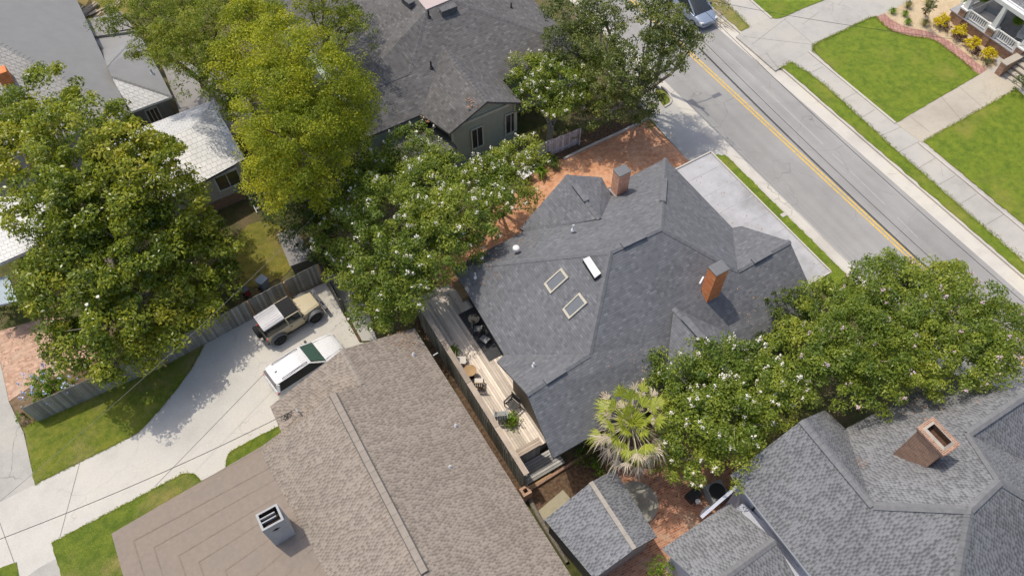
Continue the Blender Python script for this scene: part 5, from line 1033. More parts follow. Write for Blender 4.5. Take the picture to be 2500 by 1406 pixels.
def lobe_points(c, rx, rz, dens, r_in=.35, seed=0, cover=1.):
    """clump centres on and inside a lumpy spheroid"""
    n = int(dens*rx*rx); d = unit(rng.normal(size=(n, 3))); d[:, 2] = np.where(d[:, 2] < -.35, -d[:, 2]*.6, d[:, 2]); d = unit(d)
    ph = rng.uniform(0, 6.28, 6); lump = 1+.16*np.sin(3.1*d[:, 0]*2+ph[0])*np.cos(2.7*d[:, 1]*2+ph[1])+.12*np.sin(5*d[:, 2]+ph[2]+4*d[:, 0])+.09*np.sin(9*d[:, 1]+ph[3])*np.sin(8*d[:, 0]+ph[4])
    rad = np.where(rng.random(n) < .72, rng.uniform(.82, 1.04, n), rng.uniform(r_in, .85, n))*lump
    return np.array(c)+d*rad[:, None]*np.array([rx, rx, rz]), d, rad
def tree(name, base, lobes, label, leaf, bark='bark_grey', L=.2, W=.1, dens=26, per=24, clump=.34, up=.6, trunk=.28, blossom=None, nbl=0, cat='tree', group=None, stems=1, tintj=.22, tex=None, limb=.45, puff=False):
    base = np.array([base[0], base[1], 0.]); t = empty(name, base, 0, label, cat, group)
    P_, T_, O_ = [], [], []; tips = []
    for (px, py, z, r, *rest) in lobes:
        rz = rest[0] if rest else r*.8; c = P(px, py, z); pts, d, rad = lobe_points(c, r, rz, dens)
        keep = pts[:, 2] > .25; pts, d, rad = pts[keep], d[keep], rad[keep]
        n = len(pts); k = per; sz = clump*rng.uniform(.6, 1.35, n)
        u_ = unit(rng.normal(size=(n, k, 3))); u_[..., 2] = np.where(u_[..., 2] < -.3, -u_[..., 2], u_[..., 2])
        off = u_*(rng.random((n, k, 1))**(.28 if puff else .5))*sz[:, None, None]*np.array([1.15, 1.15, .85])
        q = (pts[:, None, :]+off).reshape(-1, 3); ct = (rng.random(n)*.62+.5*rng.random())*.85
        tt = np.repeat(ct, k)+rng.normal(size=n*k)*tintj*.6
        P_.append(q); T_.append(tt.clip(0, 1)); O_.append(unit(np.repeat(d, k, axis=0)*(.35 if puff else .6)+u_.reshape(-1, 3)*(1. if puff else .55))*(1.9 if puff else 1.)); tips.append((c, r, pts, d, rad))
    q = np.concatenate(P_); tt = np.concatenate(T_); dd = np.concatenate(O_); keep = q[:, 2] > .05; q, tt, dd = q[keep], tt[keep], dd[keep]
    npmesh('crown', leafcards(q, L, W, dd, up), 4, leaf, tt, t)
    # trunk and limbs
    m = MB(); C = np.array([x[0] for x in tips]); top = C.mean(0)
    fork = base+np.array([(top[0]-base[0])*.3, (top[1]-base[1])*.3, max(.6, min(C[:, 2])*limb)])
    for s in range(stems):
        o = np.array([random.uniform(-.25, .25), random.uniform(-.25, .25), 0]) if stems > 1 else np.zeros(3); r0 = trunk/(1 if stems == 1 else 1.7)
        m.tube([base+o-[0, 0, .2], base+o*.9+(fork-base)*.5+[.05, .03, 0], fork+o*1.3], [r0*1.25, r0, r0*.85], 9)
    m.build('trunk', bark, t, smooth=60)
    for i, (c, r, pts, d, rad) in enumerate(tips):
        m = MB(); o = np.array([random.uniform(-.2, .2), random.uniform(-.2, .2), 0]); a = fork+o; mid_ = a+(c-a)*.55+np.array([random.uniform(-.4, .4), random.uniform(-.4, .4), -.3])
        rr = max(.035, trunk*.42); m.tube([a, mid_, c-np.array([0, 0, r*.15])], [rr, rr*.7, rr*.45], 7)
        for k in range(5 if r > 1.2 else 2):
            e = pts[rng.integers(len(pts))]; s0 = mid_+(c-mid_)*random.uniform(.3, 1.); h_ = s0+(e-s0)*.55+rng.normal(size=3)*.15
            m.tube([s0, h_, s0+(e-s0)*.97], [rr*.42, rr*.3, .012], 5, cap=False)
        m.build('limb', bark, t, smooth=60)
    if blossom:
        B = []; allp = [(c, p, dv) for c, r, pts, d, rad in tips for p, dv, ra in zip(pts, d, rad) if ra > .84 and dv[2] > -.1]
        idx = rng.choice(len(allp), size=min(nbl, len(allp)), replace=False)
        for i in idx:
            c, p, dv = allp[i]; ax_ = unit(dv*.7+np.array([0, 0, .75])+rng.normal(size=3)*.25); s = random.uniform(.5, 1.1); n = 20
            hgt = rng.random(n)*.36*s; wd = (.4*s-hgt)*.36
            q = p+dv*.2+ax_*.05+ax_*hgt[:, None]+rng.normal(size=(n, 3))*wd[:, None]*.75; B.append(q)
        q = np.concatenate(B); npmesh('blossoms', leafcards(q, .085, .07, None, .8), 4, blossom, rng.random(len(q)), t)['kind'] = 'stuff'
    return t
MAG = [(120, 262, 7.82, 2.35), (55, 395, 7.36, 2.54), (215, 360, 9, 2.73), (335, 420, 8.55, 2.54), (425, 520, 5.92, 2.26), (250, 500, 7.74, 2.82), (130, 500, 8.28, 2.35), (330, 600, 6.24, 2.73), (190, 690, 5.85, 2.63), (120, 700, 5.98, 1.6), (360, 720, 4, 2.44), (470, 640, 3.84, 2.16), (530, 590, 4, 1.5), (250, 810, 4.82, 2.26), (395, 820, 2.72, 1.79), (490, 750, 2.64, 1.6), (185, 850, 4.3, 1.5), (300, 880, 3.61, 1.32), (545, 690, 2.6, 1.13), (10, 300, 6.9, 1.69), (160, 590, 6.02, 1.41), (385, 385, 6.75, 1.41)]
tree('magnolia_tree', P(300, 740), MAG, 'huge glossy dark green magnolia spreading over the left of the block', 'leaf_magnolia', 'bark_pale', .2, .1, 10.5, 105, .5, .4, .42, limb=.5, puff=True)
# a few cup blossoms on the magnolia
GOLD = [(656, 50, 11, 2.11), (606, 150, 10.5, 2.02), (706, 140, 12, 2.2), (760, 215, 11, 2.7), (671, 245, 12, 2.02), (706, 330, 11, 2.38), (800, 290, 9.5, 2.6), (845, 265, 8.5, 1.7), (651, 350, 9.5, 1.5), (745, 405, 8.5, 2.3), (661, 430, 7, 1.5), (835, 350, 7.5, 1.7), (720, 470, 6.5, 1.9), (621, 60, 10, 1.5), (860, 300, 7, 1.4), (646, 400, 7.5, 1.06)]
tree('golden_tree', P(730, 480), GOLD, 'tall bright yellow-green tree with billowing crown between the white and green houses', 'leaf_golden', 'bark_grey', .1, .07, 11, 170, .5, .35, .38, limb=.4, puff=True)
tree('feathery_tree', P(505, 235), [(334, 45, 9, 1.89), (419, 50, 10, 2.25), (504, 105, 10, 2.25), (444, 130, 9, 1.89), (539, 185, 9, 1.98), (519, 30, 9.5, 2.07), (384, 110, 8, 1.44), (564, 235, 7, 1.26), (594, 270, 6.6, 1.08)], 'loose mid-green feathery tree beside the low grey roofs, left of the golden tree', 'leaf_feather', 'bark_brown', .14, .056, 17, 80, .42, .4, .3, limb=.4, puff=True)
tree('feathery_tree', P(800, 190), [(800, 60, 8.5, 2), (850, 95, 8, 1.7), (755, 15, 9.5, 2), (860, 60, 7, 1.2), (830, 150, 7.5, 1.4), (790, -30, 9, 2.), (845, 205, 6.5, 1.1)], 'thin feathery tree leaning over the charcoal roof of the green house', 'leaf_feather', 'bark_brown', .14, .056, 13, 60, .42, .4, .24, limb=.45, puff=True)
tree('understory_bush', P(735, 540), [(715, 505, 3, 1.8), (765, 560, 2.6, 1.6), (790, 615, 2, 1.0), (860, 400, 3.5, 1.6), (880, 460, 3, 1.4), (800, 520, 3.2, 1.6), (640, 470, 3, 1.1)], 'dark shaded undergrowth bush at the foot of the golden tree', 'leaf_dark', 'bark_brown', .16, .09, 30, 22, .3, .5, .1, cat='bush', limb=.3)
CR1 = [(1000, 385, 5.5, 1.8), (925, 445, 5.5, 1.9), (1050, 450, 6.5, 2.1), (960, 520, 6.6, 2.3), (1080, 540, 6.5, 2.1), (865, 500, 4.7, 1.7), (845, 580, 4, 1.7), (950, 620, 6, 2.1), (1055, 620, 6, 1.9), (885, 680, 3.5, 1.6), (985, 700, 5, 1.6), (905, 755, 2.6, 1.2), (965, 775, 3., 1.1), (1145, 560, 5.5, 1.5), (1020, 690, 4.6, 1.1), (1120, 600, 4.8, 1.2), (800, 500, 3.5, 1.1)]
CRK = dict(leaf='leaf_crape', bark='bark_pale', L=.14, W=.066, dens=17, per=105, clump=.4, up=.4, puff=True, trunk=.2, blossom='blossom_white', stems=3, group='crape myrtles in flower')
tree('crape_myrtle', P(960, 660), CR1, 'large white-flowered crape myrtle between the rear drive and the charcoal roof', nbl=230, **CRK)
tree('crape_myrtle', P(1190, 480), [(1190, 425, 4.6, 1.2), (1140, 465, 5., 1.3), (1240, 388, 4.6, .95), (1290, 372, 4.5, .85), (1220, 470, 4.5, 1.5), (1270, 485, 3.5, .95), (1195, 515, 5, 1.3), (1250, 425, 4, 1.0)], 'smaller white-flowered crape myrtle in front of the green house windows', nbl=80, **CRK)
tree('crape_myrtle', P(1340, 350), [(1310, 185, 4.5, 1.6), (1380, 200, 4.5, 1.7), (1425, 170, 4.5, 1.3), (1305, 240, 3.8, 1.2), (1370, 262, 3.6, 1.3), (1440, 240, 4, 1.1), (1265, 205, 4., .8)], 'white-flowered crape myrtle at the corner of the green house by the white fence', nbl=95, **CRK)
ST = [(1400, 40, 6.6, 2.1), (1455, 105, 6.4, 2.), (1385, 115, 5.6, 1.5), (1470, 30, 7.4, 1.5), (1600, 60, 7.8, 1.9), (1650, 100, 7.2, 1.5), (1590, 135, 7., 1.9), (1525, 190, 6, 1.8), (1560, 230, 4.8, 1.6), (1500, 255, 4, 1.5), (1455, 290, 2.6, 1.1), (1555, 275, 3, 1.2), (1695, 105, 7., .9), (1640, 150, 6.6, 1.), (1595, 10, 8.4, 1.4), (1480, 190, 5.4, 1.4)]
tree('street_tree', P(1560, 255), ST, 'big dark green tree leaning over the street with pale forking limbs', 'leaf_street', 'bark_pale', .14, .075, 15, 66, .4, .4, .34, limb=.45, stems=2, puff=True)
CR4 = [(1640, 900, 4.5, 1.2), (1730, 875, 5, 1.5), (1800, 900, 5.5, 1.7), (1700, 960, 5.5, 1.7), (1860, 950, 5.5, 1.7), (1780, 1020, 5.5, 1.9), (1680, 1050, 5, 1.6), (1872, 1005, 5, 1.1), (1790, 1100, 4.5, 1.5), (1700, 1125, 4, 1.3), (1945, 945, 5, 1.1), (1610, 960, 4, 1.), (1640, 1130, 3.2, .9), (1845, 1055, 4.4, .8)]
tree('crape_myrtle', P(1770, 1040), CR4, 'white-flowered crape myrtle beside the palm, below the charcoal roof', nbl=130, **CRK)
CR5 = [(2150, 715, 6, 1.9), (2250, 720, 6, 2.1), (2065, 770, 6, 2.0), (1995, 740, 5, 1.3), (2200, 800, 6.5, 2.3), (2330, 790, 6.5, 2.3), (2420, 800, 5.5, 1.9), (2100, 850, 6.5, 2.1), (2230, 880, 6, 2.1), (2360, 870, 6, 2.1), (2455, 870, 5, 1.6), (1960, 850, 5, 1.5), (2020, 900, 6, 1.7), (2125, 930, 5.5, 1.7), (2330, 690, 5, 1.0), (2170, 660, 5, .9), (2480, 780, 4.5, .9)]
k5 = dict(CRK); k5.update(blossom='blossom_pink'); tree('crape_myrtle', P(2200, 840), CR5, 'broad pink-flowered crape myrtle spreading towards the street at the right', nbl=70, **k5)
tree('round_shrub', P(1915, 800), [(1920, 755, 4.2, 1.35), (1890, 815, 3.6, 1.1), (1860, 870, 3.4, 1.1), (1950, 800, 3.6, 1.)], 'dense dark dome-shaped evergreen against the charcoal roof edge', 'leaf_dark', 'bark_brown', .13, .06, 46, 26, .22, .6, .12, cat='shrub', limb=.4)
tree('flowering_shrub', P(125, 955), [(105, 935, 1.1, .75, .7), (140, 925, 1.2, .7, .7), (125, 955, .9, .75, .6), (160, 945, .9, .5, .5), (95, 965, .8, .5, .5)], 'bright green shrub dotted with pale blue flowers behind the low fence', 'leaf_lush', 'bark_brown', .12, .06, 60, 22, .18, .6, .06, 'blossom_blue', 26, cat='shrub', limb=.4)
def shrub(name, px, py, r, label, leaf, dens=80, L=.1, W=.05, group=None, z=None, rz=None, cat='shrub', per=18, up=.5, clump=.16):
    return tree(name, P(px, py), [(px, py-8*r, z or r*.8, r, rz or r*.85)], label, leaf, 'bark_brown', L, W, dens, per, clump, up, .05, cat=cat, group=group, limb=.3)
shrub('corner_shrub', 63, 1018, .42, 'small dark green shrub at the near end of the low fence', 'leaf_lush')
shrub('corner_shrub', 1615, 1400, .75, 'leafy yellow-green shrub at the bottom edge between the shed and the lean-to', 'leaf_lush', z=1.0)
shrub('bed_shrub', 1432, 1122, .55, 'shaded green shrub in the planting bed under the charcoal eave', 'leaf_lush')
shrub('bed_shrub', 1470, 1150, .5, 'shaded green shrub at the foot of the palm beside the shed', 'leaf_lush', z=.6)
shrub('hedge_bush', 790, 632, .6, 'green bush at the corner behind the grey fence beneath the crape myrtle', 'leaf_lush')
shrub('hedge_bush', 25, 775, 1.0, 'dark green bush in shade by the brick patio at the left edge', 'leaf_dark', z=.9)
shrub('hedge_bush', 1480, 270, .95, 'dark green bush along the brick drive kerb under the street tree', 'leaf_dark', z=1.)
shrub('hedge_bush', 1395, 330, .7, 'dark green bush between the white fence and the drive kerb', 'leaf_dark', z=.7)
# strap-leaved plants by the drive
def strappy(name, px, py, n, h, label, leaf, w=.05, group=None, cat='plant', dead=0):
    c = P(px, py); t = empty(name, c, 0, label, cat, group); V, T = [], []
    for i in range(n):
        a = random.uniform(0, 2*pi); lean = random.uniform(.25, 1.); L_ = h*random.uniform(.7, 1.15); d = np.array([cos(a), sin(a), 0]); sd_ = np.array([-sin(a), cos(a), 0])*w/2
        b0 = c+d*.06*random.random(); p1 = b0+d*lean*L_*.35+np.array([0, 0, L_*.7]); p2 = b0+d*lean*L_*.85+np.array([0, 0, L_*(.75-.45*lean)])
        V += [b0-sd_, b0+sd_, p1+sd_, p1-sd_, p1-sd_, p1+sd_, p2+sd_*.15, p2-sd_*.15]; T += [random.random()]*2
    npmesh('leaves', np.array(V), 4, leaf, np.array(T), t); return t
for i, (px, py, lb) in enumerate(((1318, 412, 'strappy dark green plant nearest the white side table'), (1338, 396, 'strappy dark green plant against the white fence'), (1322, 432, 'low strappy plant with pale leaf tips at the edge of the brick drive'), (1350, 410, 'strappy dark green plant at the drive kerb end'))):
    strappy('strappy_plant', px, py, 70, .95, lb, 'leaf_lush' if i == 2 else 'leaf_dark', .07, 'strappy plants by the brick drive')
for px, py, lb in ((2177, 34, 'fine grass tuft in the gravel nearest the front driveway'), (2207, 40, 'fine grass tuft second along the gravel bed from the driveway'), (2214, 60, 'fine grass tuft right by the curved brick edging'), (2214, 20, 'wide pale grass tuft at the top of the gravel bed'), (2255, 64, 'wide pale grass tuft between the edging and the yellow bushes'), (2262, 12, 'pale grass tuft half hidden behind the dark upright topiary')):
    strappy('grass_tuft', px, py, 130, .75 if 'wide' in lb else .6, lb, 'leaf_grassy' if 'pale' in lb else 'leaf_lush', .022, 'grass tufts in the gravel bed')
for px, py, lb in ((2299, 58, 'round golden-yellow bush furthest from the porch steps, in the gravel bed'), (2340, 82, 'golden-yellow bush by the first brick porch pier'), (2375, 112, 'golden-yellow bush in front of the middle porch railing'), (2413, 140, 'largest golden-yellow bush beside the porch steps'), (2372, 10, 'yellow-green bush at the far corner of the porch')):
    shrub('yellow_bush', px, py, .52, lb, 'leaf_yellow' if 'golden' in lb else 'leaf_lush', 150, .13, .06, 'yellow bushes along the porch', cat='bush', per=26)
for px, py, lb in ((2305, 70, 'small dark plum bush below the first yellow bush'), (2342, 99, 'dark plum bush in the gravel below the second yellow bush'), (2382, 132, 'dark plum bush near the porch steps')):
    shrub('plum_bush', px, py, .42, lb, 'leaf_plum', 90, .1, .06, 'plum bushes along the porch', cat='bush')
shrub('low_bush', 2408, 158, .36, 'small grey-green bush at the end of the brick edging', 'leaf_dark')
shrub('low_bush', 2497, 212, .75, 'dark green bush beside the porch steps at the right edge', 'leaf_dark', z=.7)
# upright topiary
c = P(2258, 34); tree('topiary', c, [(2258, 30, .5, .3, .4), (2263, 27, 1.0, .34, .45), (2268, 22, 1.5, .34, .45), (2273, 16, 2.0, .32, .45), (2277, 10, 2.4, .28, .4)], 'dark narrow upright evergreen in the gravel bed by the porch', 'leaf_dark', 'bark_brown', .1, .045, 110, 16, .13, .4, .07, cat='shrub', limb=.2)
for t, c, s_ in POTS:
    q = c+np.array([0, 0, s_*2.2])+rng.normal(size=(420, 3))*np.array([.16, .16, .13])*(1.25 if s_ > .15 else 1.); V = leafcards(q, .13, .07, None, .6); npmesh('leaves', V, 4, 'leaf_lush', rng.random(420), t)
# cup flowers on the magnolia
mg = [o for o in bpy.data.objects if o.name == 'magnolia_tree'][0]
for px, py, z in ((213, 745, 7.6), (240, 726, 7.6), (426, 478, 8.)):
    p = P(px, py, z); m = MB(); m.lathe(p, [(0, -.05), (.07, 0), (.1, .07), (.08, .1), (.03, .04), (0, .04)], 8); m.build('blossom', 'blossom_white', mg, smooth=60)
# fan palm
pc = P(1535, 1125); ph = 5.2; PT = empty('fan_palm', pc, 0, 'fan palm with bright green fans over a skirt of dead tan fronds', 'palm tree')
pt = np.array(P(1540, 1035, ph)); m = MB(); pb = np.array([pt[0], pt[1]-.0, 0]); PT.location = pb; ORG[PT.name] = pb
m.tube([pb-[0, 0, .2], pb+(pt-pb)*.5+[.06, .0, 0], pt+[0, 0, .1]], [.24, .2, .22], 10); m.build('trunk', 'bark_brown', PT, smooth=60)
def frond(az, el, pet, rad, mat, name, droop=.25, n=26, spread=2.3, rag=.12, wk=.05):
    d = np.array([cos(az)*cos(el), sin(az)*cos(el), sin(el)]); sd_ = np.array([-sin(az), cos(az), 0]); nn = np.cross(d, sd_)*-1.
    o = pt+np.array([0, 0, .1]); e = o+d*pet-np.array([0, 0, droop*.3*pet]); m = MB(); m.tube([o, (o+e)/2+[0, 0, .06], e], [.028, .022, .018], 5)
    for i in range(n):
        a = -spread/2*1.0+spread*i/(n-1)+random.uniform(-.04, .04); dv = d*cos(a)+sd_*sin(a); L_ = rad*(1-.28*abs(a)/(spread/2))*random.uniform(1-rag, 1.05); wd = L_*wk
        s2 = np.cross(nn, dv); k = .5+random.uniform(-.1, .1); p0 = e; p1 = e+dv*L_*.55+nn*.05*L_; p2 = e+dv*L_+np.array([0, 0, -droop*L_*(.6+.8*random.random())])+rng.normal(size=3)*.04
        f_ = nn*wd*.5; t_ = (random.random()*.5+(.35 if i % 3 == 0 else .1))
        m.face([p0, p1-s2*wd-f_*.4, p1], t=t_); m.face([p0, p1, p1+s2*wd-f_*.4], t=t_*.8); m.face([p1-s2*wd-f_*.4, p2, p1], t=t_); m.face([p1, p2, p1+s2*wd-f_*.4], t=t_*.8)
    return m.build(name, mat, PT)
for i in range(27): frond(i*2.399+.3, [1.1, .7, .3, -.1, -.45][min(4, i//6)]+random.uniform(-.25, .25), random.uniform(.7, 1.75), random.uniform(.7, 1.0), 'palm_green', 'frond', random.uniform(.2, .5), 20, 2.3, .2, .036)
for i in range(50): frond(i*2.399, -[-.35, .05, .35, .75, 1.05][min(4, i//11)]+random.uniform(-.3, .3), random.uniform(.9, 1.9), random.uniform(.65, 1.1), 'palm_dead', 'dead_frond', random.uniform(.4, .9), 16, 2.1, .55, .032)
for i in range(11): frond(i*2.399+1., random.uniform(.5, 1.1), random.uniform(.2, .65), random.uniform(.6, .85), 'palm_green', 'frond', .3, 20, 2.3, .2, .036)
# ------------------------------------------------------------------ porch house across the street
FZ = .85; XP = 55.1
PH = empty('porch_house', (57, 22, 0), 0, 'house corner with brick-piered white porch, railings and steps across the street', 'house', 'houses of the block')
ya0, yb0, yc0 = 25.8, 23.2, 20.6
m = MB(); m.box((XP+2.3, 23.4, FZ/2-.1), (4.4, 6.6, FZ+.2)); m.build('foundation', 'brick_brown', PH)
plain('porch_floor', (.33, .33, .34), .6); plain('step_tan', (.42, .33, .24), .8); plain('tread_pale', (.46, .42, .35), .8)
m = MB(); m.box((XP+2.25, 23.4, FZ+.03), (4.7, 6.8, .07)); m.build('porch_floor', 'porch_floor', PH)
for i, y in enumerate((ya0, yb0, yc0)):
    m = MB(); m.box((XP+.2, y, .7), (.55, .55, 1.6)); pr_ = m.build('brick_pier', 'brick_brown', PH); m = MB(); m.box((XP+.2, y, 1.55), (.68, .68, .1)); m.build('cap', 'fascia_white', pr_)
    m = MB(); q0 = .2; q1 = .14
    a = [(XP+.2+x*q0, y+w_*q0, 1.6) for x, w_ in ((-1, -1), (1, -1), (1, 1), (-1, 1))]; b2 = [(XP+.2+x*q1, y+w_*q1, 3.3) for x, w_ in ((-1, -1), (1, -1), (1, 1), (-1, 1))]
    for k in range(4): j = (k+1) % 4; m.face([a[k], a[j], b2[j], b2[k]])
    m.build('column', 'fascia_white', PH)
for y0, y1 in ((yb0+.4, ya0-.4), (yc0+.4, yb0-.4)):
    m = MB()
    for z in (1.02, 1.62): m.beam((XP+.15, y0, z), (XP+.15, y1, z), .1, .08)
    for s in (y0, y1): m.box((XP+.15, s, 1.25), (.2, .2, .85))
    for k in range(9): y = y0+.18+k*(y1-y0-.36)/8; m.box((XP+.15, y, 1.32), (.05, .09, .6))
    m.build('railing', 'fascia_white', PH)
m = MB(); m.beam((XP+.2, ya0+.4, 1.02), (XP+4, ya0+.4, 1.02), .1, .08); m.beam((XP+.2, ya0+.4, 1.62), (XP+4, ya0+.4, 1.62), .1, .08)
for k in range(18): m.box((XP+.6+k*.18, ya0+.4, 1.32), (.09, .05, .6))
m.build('railing', 'fascia_white', PH)
m = MB(); m.beam((XP+.25, ya0+.5, 3.42), (XP+.25, 16, 3.42), .32, .3); m.build('beam', 'fascia_white', PH)
rf = roof(PH, [[(XP+.55, ya0+1., 3.65), (XP+.55, 10, 3.65), (XP+7, 10, 5.4), (XP+7, ya0-3, 5.4)], [(XP+.55, ya0+1., 3.65), (XP+7, ya0-3, 5.4), (XP+9, ya0+1, 3.65)]], 'shingle_grey', 'fascia_white'); 
m = MB(); m.beam((XP+.5, ya0+1., 3.56), (XP+.5, 10, 3.56), .14, .14); m.build('gutter', 'fascia_white', PH)
walls(PH, [(XP+4.6, 26.6), (XP+9, 26.6), (XP+9, 8), (XP+4.6, 8)], 3.8, 'siding_white')
# steps toward the street, with a cheek wall
for k in range(4): 
    m = MB(); m.box((XP-.15-.36*k, 18.65, FZ-.1-.2*k-.09), (.38, 2.9, .1)); m.build('step', 'tread_pale', PH)
    m = MB(); m.box((XP-.1-.36*k, 18.65, (FZ-.2*k)/2-.2), (.34, 2.8, FZ-.2*k)); m.build('riser', 'step_tan', PH)
m = MB(); m.box((XP+2.4, 18.4, FZ/2), (4.6, 3.4, FZ+.06)); m.build('landing', 'step_tan', PH)
m = MB(); m.box((XP-.75, 20.35, .5), (2.0, .45, 1.1)); m.build('cheek_wall', 'brick_brown', PH); m = MB(); m.box((XP-.75, 20.35, 1.08), (2.1, .55, .08)); m.build('coping', 'concrete_tan', PH)
def rocker(name, loc, rz, label):
    t = empty(name, loc, rz, label, 'chair', 'seats on the porch'); m = MB(); m.box((0, 0, .42), (.5, .5, .05)); m.build('seat', 'fascia_white', t, local=True)
    m = MB()
    for k in range(5): m.box((-.26, -.2+k*.1, .8), (.03, .05, .75))
    m.box((-.26, 0, 1.2), (.04, .5, .08)); m.build('backrest', 'fascia_white', t, local=True)
    for s in (-1, 1):
        m = MB(); m.tube([(-.4, s*.24, .08), (-.1, s*.24, .02), (.2, s*.24, .03), (.4, s*.24, .1)], .025, 6); m.build('rocker', 'fascia_white', t, local=True)
        m = MB(); m.box((0, s*.26, .64), (.5, .07, .03)); m.build('armrest', 'fascia_white', t, local=True)
        for x in (-.22, .22): m = MB(); m.box((x, s*.24, .22), (.04, .04, .4)); m.build('leg', 'fascia_white', t, local=True)
rocker('rocking_chair', (XP+1.3, 21.6, FZ+.07), R(200), 'white rocking chair behind the porch railing nearest the steps')
t = empty('porch_sofa', (XP+1.2, 24.2, FZ+.07), R(190), 'pale grey outdoor sofa behind the far porch railing', 'sofa', 'seats on the porch'); m = MB(); m.box((0, 0, .38), (.7, 1.5, .16)); m.build('seat', 'cloth_white', t, local=True); m = MB(); m.box((-.38, 0, .6), (.12, 1.6, .6)); m.build('backrest', 'plastic_grey', t, local=True)
for s in (-1, 1): m = MB(); m.box((0, s*.8, .45), (.75, .1, .5)); m.build('armrest', 'plastic_grey', t, local=True)
for s in (-1, 1):
    for x in (-.3, .3): m = MB(); m.box((x, s*.7, .15), (.06, .06, .3)); m.build('leg', 'plastic_grey', t, local=True)
for y, lb in ((25.3, 'round green fern hanging in the far corner of the porch'), (22.2, 'round green fern hanging beside the middle porch column')):
    c = np.array([XP+.9, y, 2.5]); t = empty('hanging_fern', c, 0, lb, 'plant', 'ferns on the porch'); q = c+unit(rng.normal(size=(500, 3)))*(rng.random((500, 1))**.4)*np.array([.42, .42, .32]); npmesh('leaves', leafcards(q, .18, .05, unit(q-c), .3), 4, 'leaf_lush', rng.random(500), t); m = MB(); m.lathe((0, 0, -.2), [(0, 0), (.16, .02), (.2, .18), (0, .18)], 12); m.build('basket', 'metal_black', t, local=True)

# ------------------------------------------------------------------ street lighting and cables
plain('pole_wood', (.2, .16, .12), .9, var=.25, scale=6)
pb = np.array([31.2, P(1612, 222)[1]+.6, 0]); UP = empty('utility_pole', pb, 0, 'tall wooden utility pole with street lamp, hidden in the roadside tree', 'pole')
m = MB(); m.tube([pb, pb+[0, 0, 9.2]], [.16, .11], 10); m.build('pole_shaft', 'pole_wood', UP, smooth=60); m = MB(); m.beam(pb+[0, -1., 8.6], pb+[0, 1., 8.6], .1, .12); m.build('crossarm', 'pole_wood', UP)
m = MB(); m.tube([pb+[0, 0, 7.2], pb+[1.0, 0, 7.7], pb+[1.7, 0, 7.75]], .04, 6); la = m.build('lamp_arm', 'zinc', UP); m = MB(); m.box(pb+[1.95, 0, 7.72], (.7, .3, .14)); m.build('lamp_head', 'zinc', la)
m = MB(); m.lathe(pb+[0, .35, 7.4], [(0, 0), (.2, 0), (.22, .7), (0, .72)], 12); m.build('transformer', 'plastic_grey', UP)
plain('cable_grey', (.2, .2, .19), .6); p2 = np.array([31.2, pb[1]-46, 0]); p3 = np.array([31.2, pb[1]+42, 0])
def cable(name, a, b, sag, r, label, mat='metal_black', n=24, group=None):
    a, b = np.array(a, float), np.array(b, float); m = MB(); m.tube([a+(b-a)*t-np.array([0, 0, 4*sag*t*(1-t)]) for t in np.linspace(0, 1, n)], r, 5, cap=False); return tag(m.build(name, mat), label, 'cable', group)
for (x, z, r_, lb) in ((-.05, 6.2, .028, 'thickest black cable strung along the street over the yellow lines'), (.1, 5.95, .016, 'thin cable running just beside the thickest one above the street'), (.2, 6.6, .014, 'thin cable over the near side of the far street lane'), (.12, 8.65, .014, 'topmost thin cable, crossing over the middle of the far street lane')):
    for a, b in ((pb, p2), (p3, pb))[:1]: cable('street_cable', a+[x, 0, z], b+[x, 0, z], .9, r_, lb, group='cables along the street')
cable('service_cable', pb+[0, 0, 7.9], (XP+.6, 17, 3.6), .6, .012, 'service cable crossing the street to the porch house')
cable('service_cable', mt, P(-60, 1338, 5.4), .5, .016, 'dark cable from the brown roof mast across the drive to the bottom left')
cable('service_cable', P(880, 410, 6.4), P(-60, 1272, 6.4), .7, .009, 'pale twisted cable from the trees down over the low fence and front lawn', 'cable_grey')
cable('service_cable', P(740, 1004, 4.2), P(697, 1045, 3.0), .0, .01, 'short cable hanging from the mast over the brown roof edge')
# brush heap and loose timber
t = empty('brush_pile', P(1757, 22), 0, 'heap of dry cut twigs on the far verge near the minivan', 'branches'); 
V = MB()
for i in range(60):
    c = P(1752+random.uniform(-14, 26), 18+random.uniform(-26, 42), .06+.15*random.random()); a = random.uniform(0, pi); l_ = random.uniform(.3, 1.1); d_ = np.array([cos(a), sin(a), random.uniform(-.1, .15)])*l_/2; V.tube([c-d_, c+rng.normal(size=3)*.06, c+d_], .014, 4)
plain('twig', (.42, .36, .26), .9); V.build('twigs', 'twig', t)['kind'] = 'stuff'
m = MB(); m.tube([P(1722, 22, .1), P(1768, 58, .06), P(1795, 74, .05)], [.04, .035, .02], 6); o = m.build('cut_branch', 'twig'); tag(o, 'long pale cut branch lying along the far verge', 'branch')
DB = empty('timber_stack', P(228, 30), 0, 'loose boards and rubble on bare brown ground behind the low grey roofs', 'timber'); m = MB()
for i in range(14):
    c = P(215+random.uniform(-18, 60), 30+random.uniform(-14, 14)-(i-7)*1.0, .1+.03*i % .2); m.box(c, (random.uniform(.8, 2.2), .16, .05), random.uniform(.2, .7), t=random.random())
m.build('boards', 'wood_cap', DB)['kind'] = 'stuff'
slab('flower_bed', [pv(190, 50), pv(178, 0), pv(300, -20), pv(330, 30), pv(260, 40)], -.01, 'yard_gold')
